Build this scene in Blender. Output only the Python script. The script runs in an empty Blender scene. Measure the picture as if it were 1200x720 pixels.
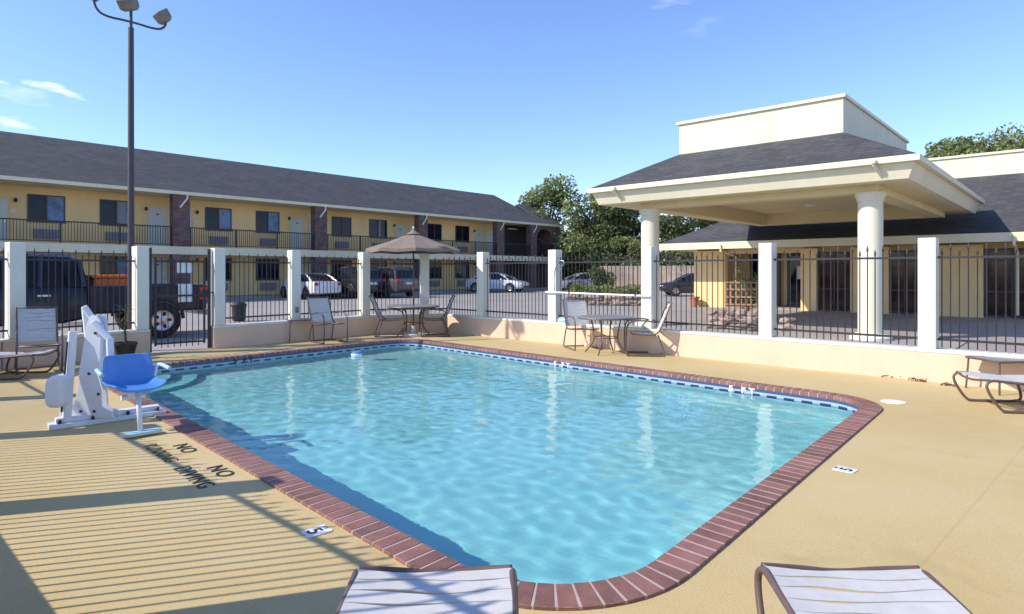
import bpy, bmesh, math, random
from mathutils import Vector, Matrix
random.seed(7)
C = bpy.context.scene.collection
PI = math.pi
R = math.radians
# ------------------------------------------------------------------ site geometry
E = 1.5            # eye height
F = 740.0; HZ = 319.0
def gp(px, py, z=0.0):
    d = (E - z) * F / (py - HZ)
    return Vector(((px - 600) / F * d, d, z))
U1 = Vector((.741, -.672, 0)).normalized(); U2 = Vector((-U1.y, U1.x, 0))
SITE = math.atan2(U1.y, U1.x)
def P(v, w, z=0.0): return U1 * v + U2 * w + Vector((0, 0, z))
PA = Vector((.69, -.724, 0)).normalized(); PB = Vector((-PA.y, PA.x, 0))
POOL = math.atan2(PA.y, PA.x)
SUN_TRAVEL = Vector((.959, .284, 0)).normalized(); SUN_EL = R(38)

# ------------------------------------------------------------------ materials
MATS = {}
def nd(nt, t, **kw):
    n = nt.nodes.new(t)
    for k, v in kw.items(): setattr(n, k, v)
    return n
def newmat(name):
    m = bpy.data.materials.new(name); m.use_nodes = True
    nt = m.node_tree; b = nt.nodes['Principled BSDF']
    return m, nt, b
def ramp(nt, fac, stops):
    r = nd(nt, 'ShaderNodeValToRGB')
    el = r.color_ramp.elements
    while len(el) > len(stops): el.remove(el[-1])
    while len(el) < len(stops): el.new(1)
    for e, (p, c) in zip(el, stops): e.position = p; e.color = (*c[:3], 1)
    nt.links.new(fac, r.inputs[0]); return r.outputs[0]
def noise(nt, vec, scale, detail=4, rough=.6, dist=0):
    n = nd(nt, 'ShaderNodeTexNoise'); n.inputs['Scale'].default_value = scale
    n.inputs['Detail'].default_value = detail; n.inputs['Roughness'].default_value = rough
    n.inputs['Distortion'].default_value = dist
    nt.links.new(vec, n.inputs['Vector']); return n.outputs['Fac']
def mixc(nt, fac, a, b, mode='MIX'):
    m = nd(nt, 'ShaderNodeMix', data_type='RGBA', blend_type=mode)
    for s, v in ((m.inputs[0], fac), (m.inputs[6], a), (m.inputs[7], b)):
        if hasattr(v, 'is_output'): nt.links.new(v, s)
        elif isinstance(v, (int, float)): s.default_value = v
        else: s.default_value = (*v[:3], 1)
    return m.outputs[2]
def mul(c, k): return tuple(max(0, min(1, x * k)) for x in c[:3])
def mat(name, col, rough=.6, var=.12, scale=6, bump=0, bscale=60, metal=0, island=0, dirt=0, coat=0, spec=.5, stretch=None, dcol=None):
    if name in MATS: return MATS[name]
    m, nt, b = newmat(name)
    tc = nd(nt, 'ShaderNodeTexCoord'); vec = tc.outputs['Object']
    if stretch:
        mp = nd(nt, 'ShaderNodeMapping'); mp.inputs['Scale'].default_value = stretch
        nt.links.new(vec, mp.inputs[0]); vec = mp.outputs[0]
    n1 = noise(nt, vec, scale, 5)
    c = ramp(nt, n1, [(.3, mul(col, 1 - var)), (.7, mul(col, 1 + var))])
    if island:
        g = nd(nt, 'ShaderNodeNewGeometry')
        isl = ramp(nt, g.outputs['Random Per Island'], [(0, (1 - island,) * 3), (1, (1, 1, 1))])
        c = mixc(nt, 1.0, c, isl, 'MULTIPLY')
    if dirt:
        n2 = noise(nt, vec, scale * .23, 6, .7)
        f = ramp(nt, n2, [(.48, (0, 0, 0)), (.75, (dirt,) * 3)])
        c = mixc(nt, f, c, dcol or mul(col, .45))
    nt.links.new(c, b.inputs['Base Color'])
    b.inputs['Roughness'].default_value = rough; b.inputs['Metallic'].default_value = metal
    b.inputs['Specular IOR Level'].default_value = spec
    if coat: b.inputs['Coat Weight'].default_value = coat; b.inputs['Coat Roughness'].default_value = .05
    if bump:
        nb = noise(nt, tc.outputs['Object'], bscale, 3)
        bp = nd(nt, 'ShaderNodeBump'); bp.inputs['Strength'].default_value = bump; bp.inputs['Distance'].default_value = .01
        nt.links.new(nb, bp.inputs['Height']); nt.links.new(bp.outputs[0], b.inputs['Normal'])
    MATS[name] = m; return m

def deck_mat():
    m, nt, b = newmat('deck_coating')
    tc = nd(nt, 'ShaderNodeTexCoord'); v = tc.outputs['Object']
    c = ramp(nt, noise(nt, v, .55, 6, .65), [(.32, (.52, .385, .17)), (.5, (.57, .43, .20)), (.68, (.60, .47, .245))])
    c = mixc(nt, ramp(nt, noise(nt, v, 2.2, 6, .7), [(.5, (0, 0, 0)), (.74, (.35,) * 3)]), c, (.52, .42, .26))
    c = mixc(nt, ramp(nt, noise(nt, v, 70, 2, .5), [(.56, (0, 0, 0)), (.66, (.28,) * 3)]), c, (.33, .22, .1))
    c = mixc(nt, ramp(nt, noise(nt, v, 5.0, 4, .8, 2.0), [(.66, (0, 0, 0)), (.76, (.3,) * 3)]), c, (.62, .48, .30))
    c = mixc(nt, ramp(nt, noise(nt, v, .9, 3, .6, 1.2), [(.63, (0, 0, 0)), (.70, (.16,) * 3)]), c, (.24, .17, .09))
    # control joints in the slab
    mp = nd(nt, 'ShaderNodeMapping'); mp.inputs['Rotation'].default_value = (0, 0, -POOL); nt.links.new(v, mp.inputs[0])
    sx = nd(nt, 'ShaderNodeSeparateXYZ'); nt.links.new(mp.outputs[0], sx.inputs[0])
    def joint(o, per, off):
        a = nd(nt, 'ShaderNodeMath', operation='ADD'); nt.links.new(o, a.inputs[0]); a.inputs[1].default_value = off + 100 * per
        d = nd(nt, 'ShaderNodeMath', operation='MODULO'); nt.links.new(a.outputs[0], d.inputs[0]); d.inputs[1].default_value = per
        l = nd(nt, 'ShaderNodeMath', operation='LESS_THAN'); nt.links.new(d.outputs[0], l.inputs[0]); l.inputs[1].default_value = .014
        return l.outputs[0]
    j = nd(nt, 'ShaderNodeMath', operation='MAXIMUM')
    nt.links.new(joint(sx.outputs[0], 3.1, .9), j.inputs[0]); nt.links.new(joint(sx.outputs[1], 6.2, .3), j.inputs[1])
    j2 = nd(nt, 'ShaderNodeMath', operation='MULTIPLY'); nt.links.new(j.outputs[0], j2.inputs[0]); j2.inputs[1].default_value = .14
    c = mixc(nt, j2.outputs[0], c, (.22, .15, .08))
    nt.links.new(c, b.inputs['Base Color']); b.inputs['Roughness'].default_value = .75
    b.inputs['Specular IOR Level'].default_value = .3
    bp = nd(nt, 'ShaderNodeBump'); bp.inputs['Strength'].default_value = .5; bp.inputs['Distance'].default_value = .006
    nt.links.new(noise(nt, v, 95, 3, .6), bp.inputs['Height']); nt.links.new(bp.outputs[0], b.inputs['Normal'])
    return m
def lot_mat():
    m, nt, b = newmat('lot_surface')
    tc = nd(nt, 'ShaderNodeTexCoord'); v = tc.outputs['Object']
    c = ramp(nt, noise(nt, v, .25, 7, .7), [(.3, (.30, .265, .235)), (.7, (.40, .36, .32))])
    c = mixc(nt, ramp(nt, noise(nt, v, 1.3, 5, .7, 1.5), [(.6, (0, 0, 0)), (.75, (.4,) * 3)]), c, (.2, .18, .165))
    c = mixc(nt, ramp(nt, noise(nt, v, 40, 2, .6), [(.5, (0, 0, 0)), (.62, (.3,) * 3)]), c, (.16, .14, .13))
    nt.links.new(c, b.inputs['Base Color']); b.inputs['Roughness'].default_value = .85
    return m
def shingle_mat(name, c0, c1):
    m, nt, b = newmat(name)
    tc = nd(nt, 'ShaderNodeTexCoord'); v = tc.outputs['Object']
    sx = nd(nt, 'ShaderNodeSeparateXYZ'); nt.links.new(v, sx.inputs[0])
    s = nd(nt, 'ShaderNodeMath', operation='ADD'); nt.links.new(sx.outputs[0], s.inputs[0]); nt.links.new(sx.outputs[1], s.inputs[1])
    cb = nd(nt, 'ShaderNodeCombineXYZ'); nt.links.new(s.outputs[0], cb.inputs[0]); nt.links.new(sx.outputs[2], cb.inputs[1])
    br = nd(nt, 'ShaderNodeTexBrick'); nt.links.new(cb.outputs[0], br.inputs[0])
    br.inputs['Color1'].default_value = (*c0, 1); br.inputs['Color2'].default_value = (*c1, 1); br.inputs['Mortar'].default_value = (*mul(c0, .55), 1)
    br.inputs['Scale'].default_value = 3.2; br.inputs['Brick Width'].default_value = .95; br.inputs['Row Height'].default_value = .22; br.inputs['Mortar Size'].default_value = .02
    c = mixc(nt, 1.0, br.outputs['Color'], ramp(nt, noise(nt, v, .7, 6, .7), [(.3, (.78,) * 3), (.7, (1.2,) * 3)]), 'MULTIPLY')
    c = mixc(nt, 1.0, c, ramp(nt, noise(nt, v, 14, 3, .7), [(.3, (.8,) * 3), (.7, (1.2,) * 3)]), 'MULTIPLY')
    nt.links.new(c, b.inputs['Base Color']); b.inputs['Roughness'].default_value = .9
    return m
def brick_mat(name, c0, c1, mortar, scale=4.6):
    m, nt, b = newmat(name)
    tc = nd(nt, 'ShaderNodeTexCoord'); v = tc.outputs['Object']
    sx = nd(nt, 'ShaderNodeSeparateXYZ'); nt.links.new(v, sx.inputs[0])
    s = nd(nt, 'ShaderNodeMath', operation='ADD'); nt.links.new(sx.outputs[0], s.inputs[0]); nt.links.new(sx.outputs[1], s.inputs[1])
    cb = nd(nt, 'ShaderNodeCombineXYZ'); nt.links.new(s.outputs[0], cb.inputs[0]); nt.links.new(sx.outputs[2], cb.inputs[1])
    br = nd(nt, 'ShaderNodeTexBrick'); nt.links.new(cb.outputs[0], br.inputs[0])
    br.inputs['Color1'].default_value = (*c0, 1); br.inputs['Color2'].default_value = (*c1, 1); br.inputs['Mortar'].default_value = (*mortar, 1)
    br.inputs['Scale'].default_value = scale; br.inputs['Row Height'].default_value = .33; br.inputs['Brick Width'].default_value = 1.0; br.inputs['Mortar Size'].default_value = .03
    c = mixc(nt, 1.0, br.outputs['Color'], ramp(nt, noise(nt, v, 2.5, 5, .7), [(.3, (.65,) * 3), (.7, (1.3,) * 3)]), 'MULTIPLY')
    nt.links.new(c, b.inputs['Base Color']); b.inputs['Roughness'].default_value = .88
    return m
def leaf_mat(name, c0, c1, c2):
    m, nt, b = newmat(name)
    g = nd(nt, 'ShaderNodeNewGeometry'); tc = nd(nt, 'ShaderNodeTexCoord')
    c = ramp(nt, g.outputs['Random Per Island'], [(0, c0), (.5, c1), (1, c2)])
    c = mixc(nt, 1.0, c, ramp(nt, noise(nt, tc.outputs['Object'], .55, 3), [(.35, (.7,) * 3), (.65, (1.25,) * 3)]), 'MULTIPLY')
    nt.links.new(c, b.inputs['Base Color']); b.inputs['Roughness'].default_value = .55
    b.inputs['Specular IOR Level'].default_value = .3
    tr = nd(nt, 'ShaderNodeBsdfTranslucent'); nt.links.new(c, tr.inputs[0])
    mx = nd(nt, 'ShaderNodeMixShader'); mx.inputs[0].default_value = .3
    nt.links.new(b.outputs[0], mx.inputs[1]); nt.links.new(tr.outputs[0], mx.inputs[2])
    nt.links.new(mx.outputs[0], nt.nodes['Material Output'].inputs[0])
    return m
def glass_dark(name, col, rough=.04):
    m, nt, b = newmat(name)
    tc = nd(nt, 'ShaderNodeTexCoord')
    c = ramp(nt, noise(nt, tc.outputs['Object'], 1.7, 3), [(.35, mul(col, .6)), (.65, mul(col, 1.4))])
    nt.links.new(c, b.inputs['Base Color'])
    b.inputs['Roughness'].default_value = rough; b.inputs['Specular IOR Level'].default_value = .22
    return m
def plaster_mat():
    m, nt, b = newmat('pool_plaster')
    tc = nd(nt, 'ShaderNodeTexCoord'); v = tc.outputs['Object']
    c = ramp(nt, noise(nt, v, .6, 5, .6), [(.3, (.58, .80, .79)), (.7, (.70, .86, .85))])
    nt.links.new(c, b.inputs['Base Color']); b.inputs['Roughness'].default_value = .8
    return m
def tile_mat():
    m, nt, b = newmat('waterline_tile')
    uv = nd(nt, 'ShaderNodeUVMap'); sx = nd(nt, 'ShaderNodeSeparateXYZ'); nt.links.new(uv.outputs[0], sx.inputs[0])
    r_ = ramp(nt, sx.outputs[1], [(0, (.30, .42, .55)), (.142, (.34, .42, .54)), (.143, (.05, .085, .17))])
    # dark glazed dashes along the lowest row
    w = nd(nt, 'ShaderNodeMath', operation='MODULO'); nt.links.new(sx.outputs[0], w.inputs[0]); w.inputs[1].default_value = .22
    l = nd(nt, 'ShaderNodeMath', operation='LESS_THAN'); nt.links.new(w.outputs[0], l.inputs[0]); l.inputs[1].default_value = .13
    h = nd(nt, 'ShaderNodeMath', operation='LESS_THAN'); nt.links.new(sx.outputs[1], h.inputs[0]); h.inputs[1].default_value = .118
    a = nd(nt, 'ShaderNodeMath', operation='MULTIPLY'); nt.links.new(l.outputs[0], a.inputs[0]); nt.links.new(h.outputs[0], a.inputs[1])
    c = mixc(nt, a.outputs[0], r_, (.03, .05, .13))
    nt.links.new(c, b.inputs['Base Color']); b.inputs['Roughness'].default_value = .2
    return m
def water_mat():
    m, nt, b = newmat('pool_water'); nt.nodes.remove(b)
    tc = nd(nt, 'ShaderNodeTexCoord')
    mp = nd(nt, 'ShaderNodeMapping'); mp.inputs['Rotation'].default_value = (0, 0, R(-12)); mp.inputs['Scale'].default_value = (1.0, 1.5, 1)
    nt.links.new(tc.outputs['Object'], mp.inputs[0]); v = mp.outputs[0]
    n1 = noise(nt, v, 1.7, 2, .5, .6); n2 = noise(nt, v, 5.5, 3, .55, .8)
    s = nd(nt, 'ShaderNodeMath', operation='MULTIPLY_ADD'); nt.links.new(n2, s.inputs[0]); s.inputs[1].default_value = .38; nt.links.new(n1, s.inputs[2])
    bp = nd(nt, 'ShaderNodeBump'); bp.inputs['Strength'].default_value = 1.0; bp.inputs['Distance'].default_value = .006
    nt.links.new(s.outputs[0], bp.inputs['Height'])
    # Schlick reflectance, the same from above and below
    gg = nd(nt, 'ShaderNodeNewGeometry'); dt = nd(nt, 'ShaderNodeVectorMath', operation='DOT_PRODUCT')
    nt.links.new(gg.outputs['Incoming'], dt.inputs[0]); nt.links.new(bp.outputs[0], dt.inputs[1])
    def mth(op, a, bv=None, clamp=False):
        n_ = nd(nt, 'ShaderNodeMath', operation=op, use_clamp=clamp)
        for i_, q_ in enumerate((a, bv)):
            if q_ is None: continue
            if hasattr(q_, 'is_output'): nt.links.new(q_, n_.inputs[i_])
            else: n_.inputs[i_].default_value = q_
        return n_.outputs[0]
    f5 = mth('POWER', mth('SUBTRACT', 1.0, mth('ABSOLUTE', dt.outputs['Value']), True), 5.0)
    fro = mth('ADD', mth('MULTIPLY', f5, .9), .02, True)
    gl = nd(nt, 'ShaderNodeBsdfGlossy'); gl.inputs['Roughness'].default_value = .03; nt.links.new(bp.outputs[0], gl.inputs['Normal'])
    t = nd(nt, 'ShaderNodeBsdfTransparent'); t.inputs[0].default_value = WT
    rf = nd(nt, 'ShaderNodeBsdfRefraction'); rf.inputs['Color'].default_value = WT; rf.inputs['IOR'].default_value = 1.33; rf.inputs['Roughness'].default_value = 0
    nt.links.new(bp.outputs[0], rf.inputs['Normal'])
    mt = nd(nt, 'ShaderNodeMixShader'); mt.inputs[0].default_value = 1.0
    nt.links.new(t.outputs[0], mt.inputs[1]); nt.links.new(rf.outputs[0], mt.inputs[2])
    mx = nd(nt, 'ShaderNodeMixShader'); nt.links.new(fro, mx.inputs[0])
    nt.links.new(mt.outputs[0], mx.inputs[1]); nt.links.new(gl.outputs[0], mx.inputs[2])
    nt.links.new(mx.outputs[0], nt.nodes['Material Output'].inputs[0])
    return m
WT = (.655, .935, .955, 1)

M = dict(
    wall=mat('buff_painted_wall', (.73, .53, .37), .8, .06, 3, .25, 50, dirt=.35, stretch=(1, 1, .6), dcol=(.45, .35, .24)),
    white=mat('white_column_paint', (.73, .71, .60), .6, .05, 4, .2, 40, dirt=.45, stretch=(2, 2, .6), dcol=(.50, .47, .38)),
    iron=mat('black_iron', (.025, .021, .024), .45, .2, 10),
    lampmetal=mat('bronze_pole_paint', (.06, .045, .05), .45, .15, 5),
    lamphead=mat('weathered_floodlight_housing', (.20, .18, .15), .5, .15, 8),
    lens=mat('lamp_lens', (.55, .55, .5), .2, .05, 8),
    motelwall=mat('yellow_stucco', (.88, .63, .30), .85, .06, 1.5, .3, 30, dirt=.2, stretch=(1, 1, .35)),
    cream=mat('cream_trim', (.76, .69, .48), .6, .05, 2, dirt=.3, stretch=(1.5, 1.5, .5), dcol=(.5, .45, .33)),
    creamlight=mat('cream_stucco', (.74, .69, .52), .85, .05, 1.5, .3, 40, dirt=.35, stretch=(2.5, 2.5, .3), dcol=(.50, .45, .33)),
    soffit=mat('soffit_paint', (.72, .60, .34), .8, .05, 1.5),
    door=mat('pale_door_paint', (.62, .64, .60), .5, .05, 2),
    ac=mat('ac_grille', (.22, .22, .25), .6, .25, 30, stretch=(1, 1, 12)),
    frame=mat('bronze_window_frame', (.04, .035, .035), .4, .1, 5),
    pane=glass_dark('dark_window_glass', (.008, .012, .03)),
    pane2=glass_dark('bluish_window_glass', (.12, .20, .36), .1),  # lighter bluish pane colour
    curtain=mat('curtain_behind_glass', (.20, .21, .24), .3, .2, 9, stretch=(8, 8, .3)),
    brownpane=glass_dark('bronze_storefront_glass', (.06, .032, .027), .06),
    brick=brick_mat('purple_brown_brick', (.10, .055, .05), (.17, .09, .08), (.20, .16, .15)),
    shingle=shingle_mat('grey_shingles', (.052, .053, .056), (.082, .081, .082)),
    coping=mat('coping_brick', (.29, .13, .10), .7, .2, 9, .4, 60, island=.38, dirt=.2, dcol=(.40, .25, .22)),
    mortar=mat('coping_mortar', (.47, .37, .32), .85, .12, 12, .3, 60),
    plaster=plaster_mat(), tile=tile_mat(),
    steptile=mat('step_nosing', (.75, .8, .8), .4, .05, 5),
    tube=mat('taupe_powder_tube', (.13, .085, .07), .4, .12, 12),
    strap=mat('pale_vinyl_strap', (.57, .545, .51), .5, .07, 14, dirt=.15),
    tabletop=mat('mottled_table_top', (.22, .20, .19), .35, .25, 30),
    canvas=mat('taupe_canvas', (.23, .175, .135), .9, .1, 6, .3, 80),
    lift=mat('lift_white_plastic', (.74, .76, .80), .35, .04, 5, dirt=.15),
    blue=mat('blue_moulded_seat', (.09, .26, .62), .3, .08, 4),
    paleblue=mat('pale_blue_pad', (.36, .58, .70), .45, .05, 5),
    chrome=mat('brushed_steel', (.5, .5, .52), .3, .08, 10, metal=.9),
    black=mat('black_plastic', (.02, .02, .022), .5, .15, 8),
    rubber=mat('tyre_rubber', (.02, .02, .02), .85, .2, 12),
    navy=mat('navy_car_paint', (.007, .009, .026), .4, .1, 2, coat=.35, spec=.3),
    carwhite=mat('white_car_paint', (.72, .73, .74), .3, .03, 2, coat=1),
    cargrey=mat('grey_car_paint', (.10, .09, .10), .3, .05, 2, coat=1, metal=.3),
    carblack=mat('black_car_paint', (.014, .014, .018), .25, .1, 2, coat=1),
    carsilver=mat('silver_car_paint', (.42, .42, .44), .3, .05, 2, coat=1, metal=.5),
    carglass=glass_dark('car_glass', (.012, .014, .018)),
    red=mat('red_lamp_plastic', (.55, .02, .015), .25, .1, 5),
    headlamp=mat('headlamp_plastic', (.75, .76, .78), .1, .05, 5),
    orange=mat('orange_crate', (.75, .17, .03), .5, .1, 5),
    plate=mat('plate_white', (.7, .7, .7), .5, .05, 5),
    signwhite=mat('sign_white', (.78, .78, .80), .5, .04, 5),
    marking=mat('black_stencil_paint', (.03, .028, .026), .7, .35, 20),
    markwhite=mat('white_marker_tile', (.78, .78, .78), .4, .05, 10, dirt=.2),
    bark=mat('bark', (.10, .075, .055), .95, .3, 6, .8, 20),
    wood=mat('weathered_fence_boards', (.42, .33, .26), .9, .2, 1.2, island=.25),
    lattice=mat('reddish_lattice_wood', (.44, .25, .16), .8, .2, 6),
    rock=mat('pinkish_field_stone', (.42, .31, .26), .9, .25, 4, .6, 20, island=.45),
    terracotta=mat('terracotta', (.45, .2, .1), .8, .1, 6),
    concrete=mat('walk_concrete', (.34, .31, .28), .9, .12, 1.2, dirt=.3),
    leafA=leaf_mat('oak_leaves', (.13, .16, .055), (.23, .27, .10), (.35, .38, .17)),
    leafB=leaf_mat('dark_leaves', (.07, .095, .04), (.13, .165, .06), (.21, .24, .10)),
    leafC=leaf_mat('bright_leaves', (.14, .20, .04), (.24, .31, .07), (.36, .41, .13)),
    dryleaf=leaf_mat('dry_stems', (.10, .08, .04), (.16, .12, .06), (.22, .18, .09)),
    skim=mat('skimmer_lid', (.78, .74, .62), .5, .04, 10),
    ivory=mat('ivory_plate', (.75, .72, .62), .5, .04, 5),
    soil=mat('soil', (.05, .035, .025), .95, .3, 20),
)
M['deck'] = deck_mat(); M['lot'] = lot_mat(); M['water'] = water_mat()

# ------------------------------------------------------------------ mesh building
class MB:
    def __init__(s): s.bm = bmesh.new()
    def poly(s, pts):
        vs = [s.bm.verts.new(p) for p in pts]
        try: return s.bm.faces.new(vs)
        except ValueError: return None
    def box(s, c, size, rot=None, taper=None):
        x, y, z = [k / 2 for k in size]
        mt = Matrix.Translation(c)
        if rot is not None: mt = mt @ (rot if isinstance(rot, Matrix) else Matrix.Rotation(rot, 4, 'Z'))
        vs = []
        for dz in (-1, 1):
            k = taper if (taper and dz == 1) else 1
            for dx, dy in ((-1, -1), (1, -1), (1, 1), (-1, 1)):
                vs.append(s.bm.verts.new(mt @ Vector((dx * x * k, dy * y * k, dz * z))))
        for f in ((3, 2, 1, 0), (4, 5, 6, 7), (0, 1, 5, 4), (1, 2, 6, 5), (2, 3, 7, 6), (3, 0, 4, 7)):
            s.bm.faces.new([vs[i] for i in f])
        return s
    def bx(s, x0, x1, y0, y1, z0, z1):
        return s.box(((x0 + x1) / 2, (y0 + y1) / 2, (z0 + z1) / 2), (x1 - x0, y1 - y0, z1 - z0))
    def tube(s, pts, r, n=8, closed=False, rs=None):
        pts = [Vector(p) for p in pts]; N = len(pts); rings = []
        up = Vector((0, 0, 1)); prev = None
        for i, p in enumerate(pts):
            a = pts[i - 1] if (i > 0 or closed) else p
            b = pts[(i + 1) % N] if (i < N - 1 or closed) else p
            t = (b - a).normalized()
            if prev is None:
                q = up if abs(t.z) < .9 else Vector((1, 0, 0))
                u = t.cross(q).normalized()
            else:
                u = prev - t * prev.dot(t)
                u = u.normalized() if u.length > 1e-6 else t.orthogonal().normalized()
            prev = u; w = t.cross(u)
            rr = rs[i] if rs else r
            rings.append([s.bm.verts.new(p + (u * math.cos(2 * PI * k / n) + w * math.sin(2 * PI * k / n)) * rr) for k in range(n)])
        for i in range(N if closed else N - 1):
            A, B = rings[i], rings[(i + 1) % N]
            for k in range(n):
                s.bm.faces.new((A[k], A[(k + 1) % n], B[(k + 1) % n], B[k]))
        if not closed:
            s.bm.faces.new(rings[0][::-1]); s.bm.faces.new(rings[-1])
        return s
    def lathe(s, prof, n=24, c=(0, 0, 0), axis='Z', caps=True):
        rings = []
        c = Vector(c)
        for r, z in prof:
            ring = []
            for k in range(n):
                a = 2 * PI * k / n; x, y = r * math.cos(a), r * math.sin(a)
                v = Vector((x, y, z)) if axis == 'Z' else (Vector((x, z, y)) if axis == 'Y' else Vector((z, x, y)))
                ring.append(s.bm.verts.new(c + v))
            rings.append(ring)
        for A, B in zip(rings, rings[1:]):
            for k in range(n): s.bm.faces.new((A[k], A[(k + 1) % n], B[(k + 1) % n], B[k]))
        if caps: s.bm.faces.new(rings[0][::-1]); s.bm.faces.new(rings[-1])
        return s
    def prism(s, pts, z0, z1):
        a = [s.bm.verts.new((p[0], p[1], z0)) for p in pts]; b = [s.bm.verts.new((p[0], p[1], z1)) for p in pts]
        s.bm.faces.new(a[::-1]); s.bm.faces.new(b)
        n = len(pts)
        for i in range(n): s.bm.faces.new((a[i], a[(i + 1) % n], b[(i + 1) % n], b[i]))
        return s
    def plate(s, pts, thick, mtx=None):
        """flat outline in local x-z, extruded along y by +-thick/2"""
        mtx = mtx or Matrix.Identity(4)
        a = [s.bm.verts.new(mtx @ Vector((x, -thick / 2, z))) for x, z in pts]; b = [s.bm.verts.new(mtx @ Vector((x, thick / 2, z))) for x, z in pts]
        s.bm.faces.new(a); s.bm.faces.new(b[::-1]); n = len(pts)
        for i in range(n): s.bm.faces.new((a[(i + 1) % n], a[i], b[i], b[(i + 1) % n]))
        return s
    def loft(s, rings, close_ends=True):
        R_ = [[s.bm.verts.new(p) for p in r] for r in rings]; n = len(R_[0])
        for A, B in zip(R_, R_[1:]):
            for k in range(n): s.bm.faces.new((A[k], A[(k + 1) % n], B[(k + 1) % n], B[k]))
        if close_ends: s.bm.faces.new(R_[0][::-1]); s.bm.faces.new(R_[-1])
        return s
    def build(s, name, material, parent=None, smooth=False, bevel=0, loc=None, rotz=0, auto=False):
        bmesh.ops.recalc_face_normals(s.bm, faces=s.bm.faces[:])
        me = bpy.data.meshes.new(name); s.bm.to_mesh(me); s.bm.free()
        me.materials.append(material)
        if smooth:
            for p in me.polygons: p.use_smooth = True
            if auto: me.set_sharp_from_angle(angle=R(40))
        o = bpy.data.objects.new(name, me); C.objects.link(o)
        if parent: o.parent = parent
        if loc is not None: o.location = loc; o.rotation_euler = (0, 0, rotz)
        if bevel:
            b = o.modifiers.new('bevel', 'BEVEL'); b.width = bevel; b.segments = 2; b.limit_method = 'ANGLE'
        return o
def tag(o, label=None, cat=None, group=None, kind=None):
    if label: o['label'] = label
    if cat: o['category'] = cat
    if group: o['group'] = group
    if kind: o['kind'] = kind
    return o
def thing(name, label, cat, loc=(0, 0, 0), rotz=0, group=None):
    o = bpy.data.objects.new(name, None); C.objects.link(o); o.empty_display_size = .1
    o.location = loc; o.rotation_euler = (0, 0, rotz)
    return tag(o, label, cat, group)
def dup(o, loc=None, rotz=None, label=None, parent=None):
    c = o.copy(); C.objects.link(c)
    if parent: c.parent = parent
    if loc is not None: c.location = loc
    if rotz is not None: c.rotation_euler = (0, 0, rotz)
    if label: c['label'] = label
    for ch in list(o.children): dup(ch, parent=c)
    return c
def struct(o, label=None): return tag(o, label, kind='structure')
def arc(cx, cy, r, a0, a1, n):
    return [(cx + r * math.cos(a0 + (a1 - a0) * i / n), cy + r * math.sin(a0 + (a1 - a0) * i / n)) for i in range(n + 1)]
def smoothpath(pts, it=2):
    pts = [Vector(p) for p in pts]
    for _ in range(it):
        q = [pts[0]]
        for a, b in zip(pts, pts[1:]): q += [a * .75 + b * .25, a * .25 + b * .75]
        q.append(pts[-1]); pts = q
    return pts

# ------------------------------------------------------------------ pool outline (pool frame a,b)
A0, A1, B0, B1 = -11.35, -1.54, 1.83, 8.22
def shr(a, b): return a - .11 * (b - B0)
RC = dict(nl=.95, nr=.68, fr=.85, fl=.6)   # corner radii: (A1,B0) (A1,B1) (A0,B1) (A0,B0)
def outline(inset, n=14):
    a0, a1, b0, b1 = A0 + inset, A1 - inset, B0 + inset, B1 - inset
    pts = []
    for (cx, cy, r, s0) in ((a1, b0, RC['nl'], -PI / 2), (a1, b1, RC['nr'], 0), (a0, b1, RC['fr'], PI / 2), (a0, b0, RC['fl'], PI)):
        r = r - inset
        x = cx - r if cx == a1 else cx + r; y = cy + r if cy == b0 else cy - r
        pts += arc(x, y, r, s0, s0 + PI / 2, n)
    return [(shr(a, b), b) for a, b in pts]
def pw(a, b, z=0): return PA * a + PB * b + Vector((0, 0, z))

def sheet_with_hole(name, outer, hole, z, material):
    bm = bmesh.new(); edges = []
    for loop in (outer, hole):
        vs = [bm.verts.new((p[0], p[1], z)) for p in loop]
        for i in range(len(vs)): edges.append(bm.edges.new((vs[i], vs[(i + 1) % len(vs)])))
    bmesh.ops.triangle_fill(bm, edges=edges, use_beauty=True, use_dissolve=False)
    for f in bm.faces:
        f.normal_update()
        if f.normal.z < 0: f.normal_flip()
    me = bpy.data.meshes.new(name); bm.to_mesh(me); bm.free(); me.materials.append(material)
    o = bpy.data.objects.new(name, me); C.objects.link(o); return o

# fence line corners
FA = P(-.42, 0) + U1 * 0
c0 = gp(0, 432); v_back = c0.dot(U1)
WL = -.14                                     # w of the near-left fence
FA = P(v_back, WL); FB = gp(0, 432); FG1 = gp(160, 415.5); FG2 = gp(252, 408.3); FM = gp(440, 390.6); FC = gp(522, 388.8)
FD = gp(1200, 457.5); dirR = (FD - FC).normalized(); FE = FD + dirR * 5.5
FN = P(7.5, WL)                                # near-left fence runs past the camera
deck_outer = [FA, FB, FG1, FG2, FM, FC, FD, FE, P(7.5, WL) + U1 * 3, FN, P(0, WL)]
hole_w = [pw(a, b) for a, b in outline(.05)]
deck = sheet_with_hole('pool_deck', deck_outer, hole_w, 0.0, M['deck']); struct(deck)
# hole follows the pool with margin, still under the deck
ghole = [pw(a, b) for a, b in outline(-.1, 4)]
ground = sheet_with_hole('ground', [Vector(p) for p in ((-400, -300, 0), (400, -300, 0), (400, 700, 0), (-400, 700, 0))], ghole, -.02, M['lot']); struct(ground)

# ------------------------------------------------------------------ pool
pool = thing('swimming_pool', 'rectangular blue swimming pool with rounded corners and a brick coping', 'swimming pool', pw((A0 + A1) / 2, (B0 + B1) / 2), POOL)
ca, cb = (A0 + A1) / 2, (B0 + B1) / 2
def loc_outline(ins, n=14): return [(a - ca, b - cb) for a, b in outline(ins, n)]
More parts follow.
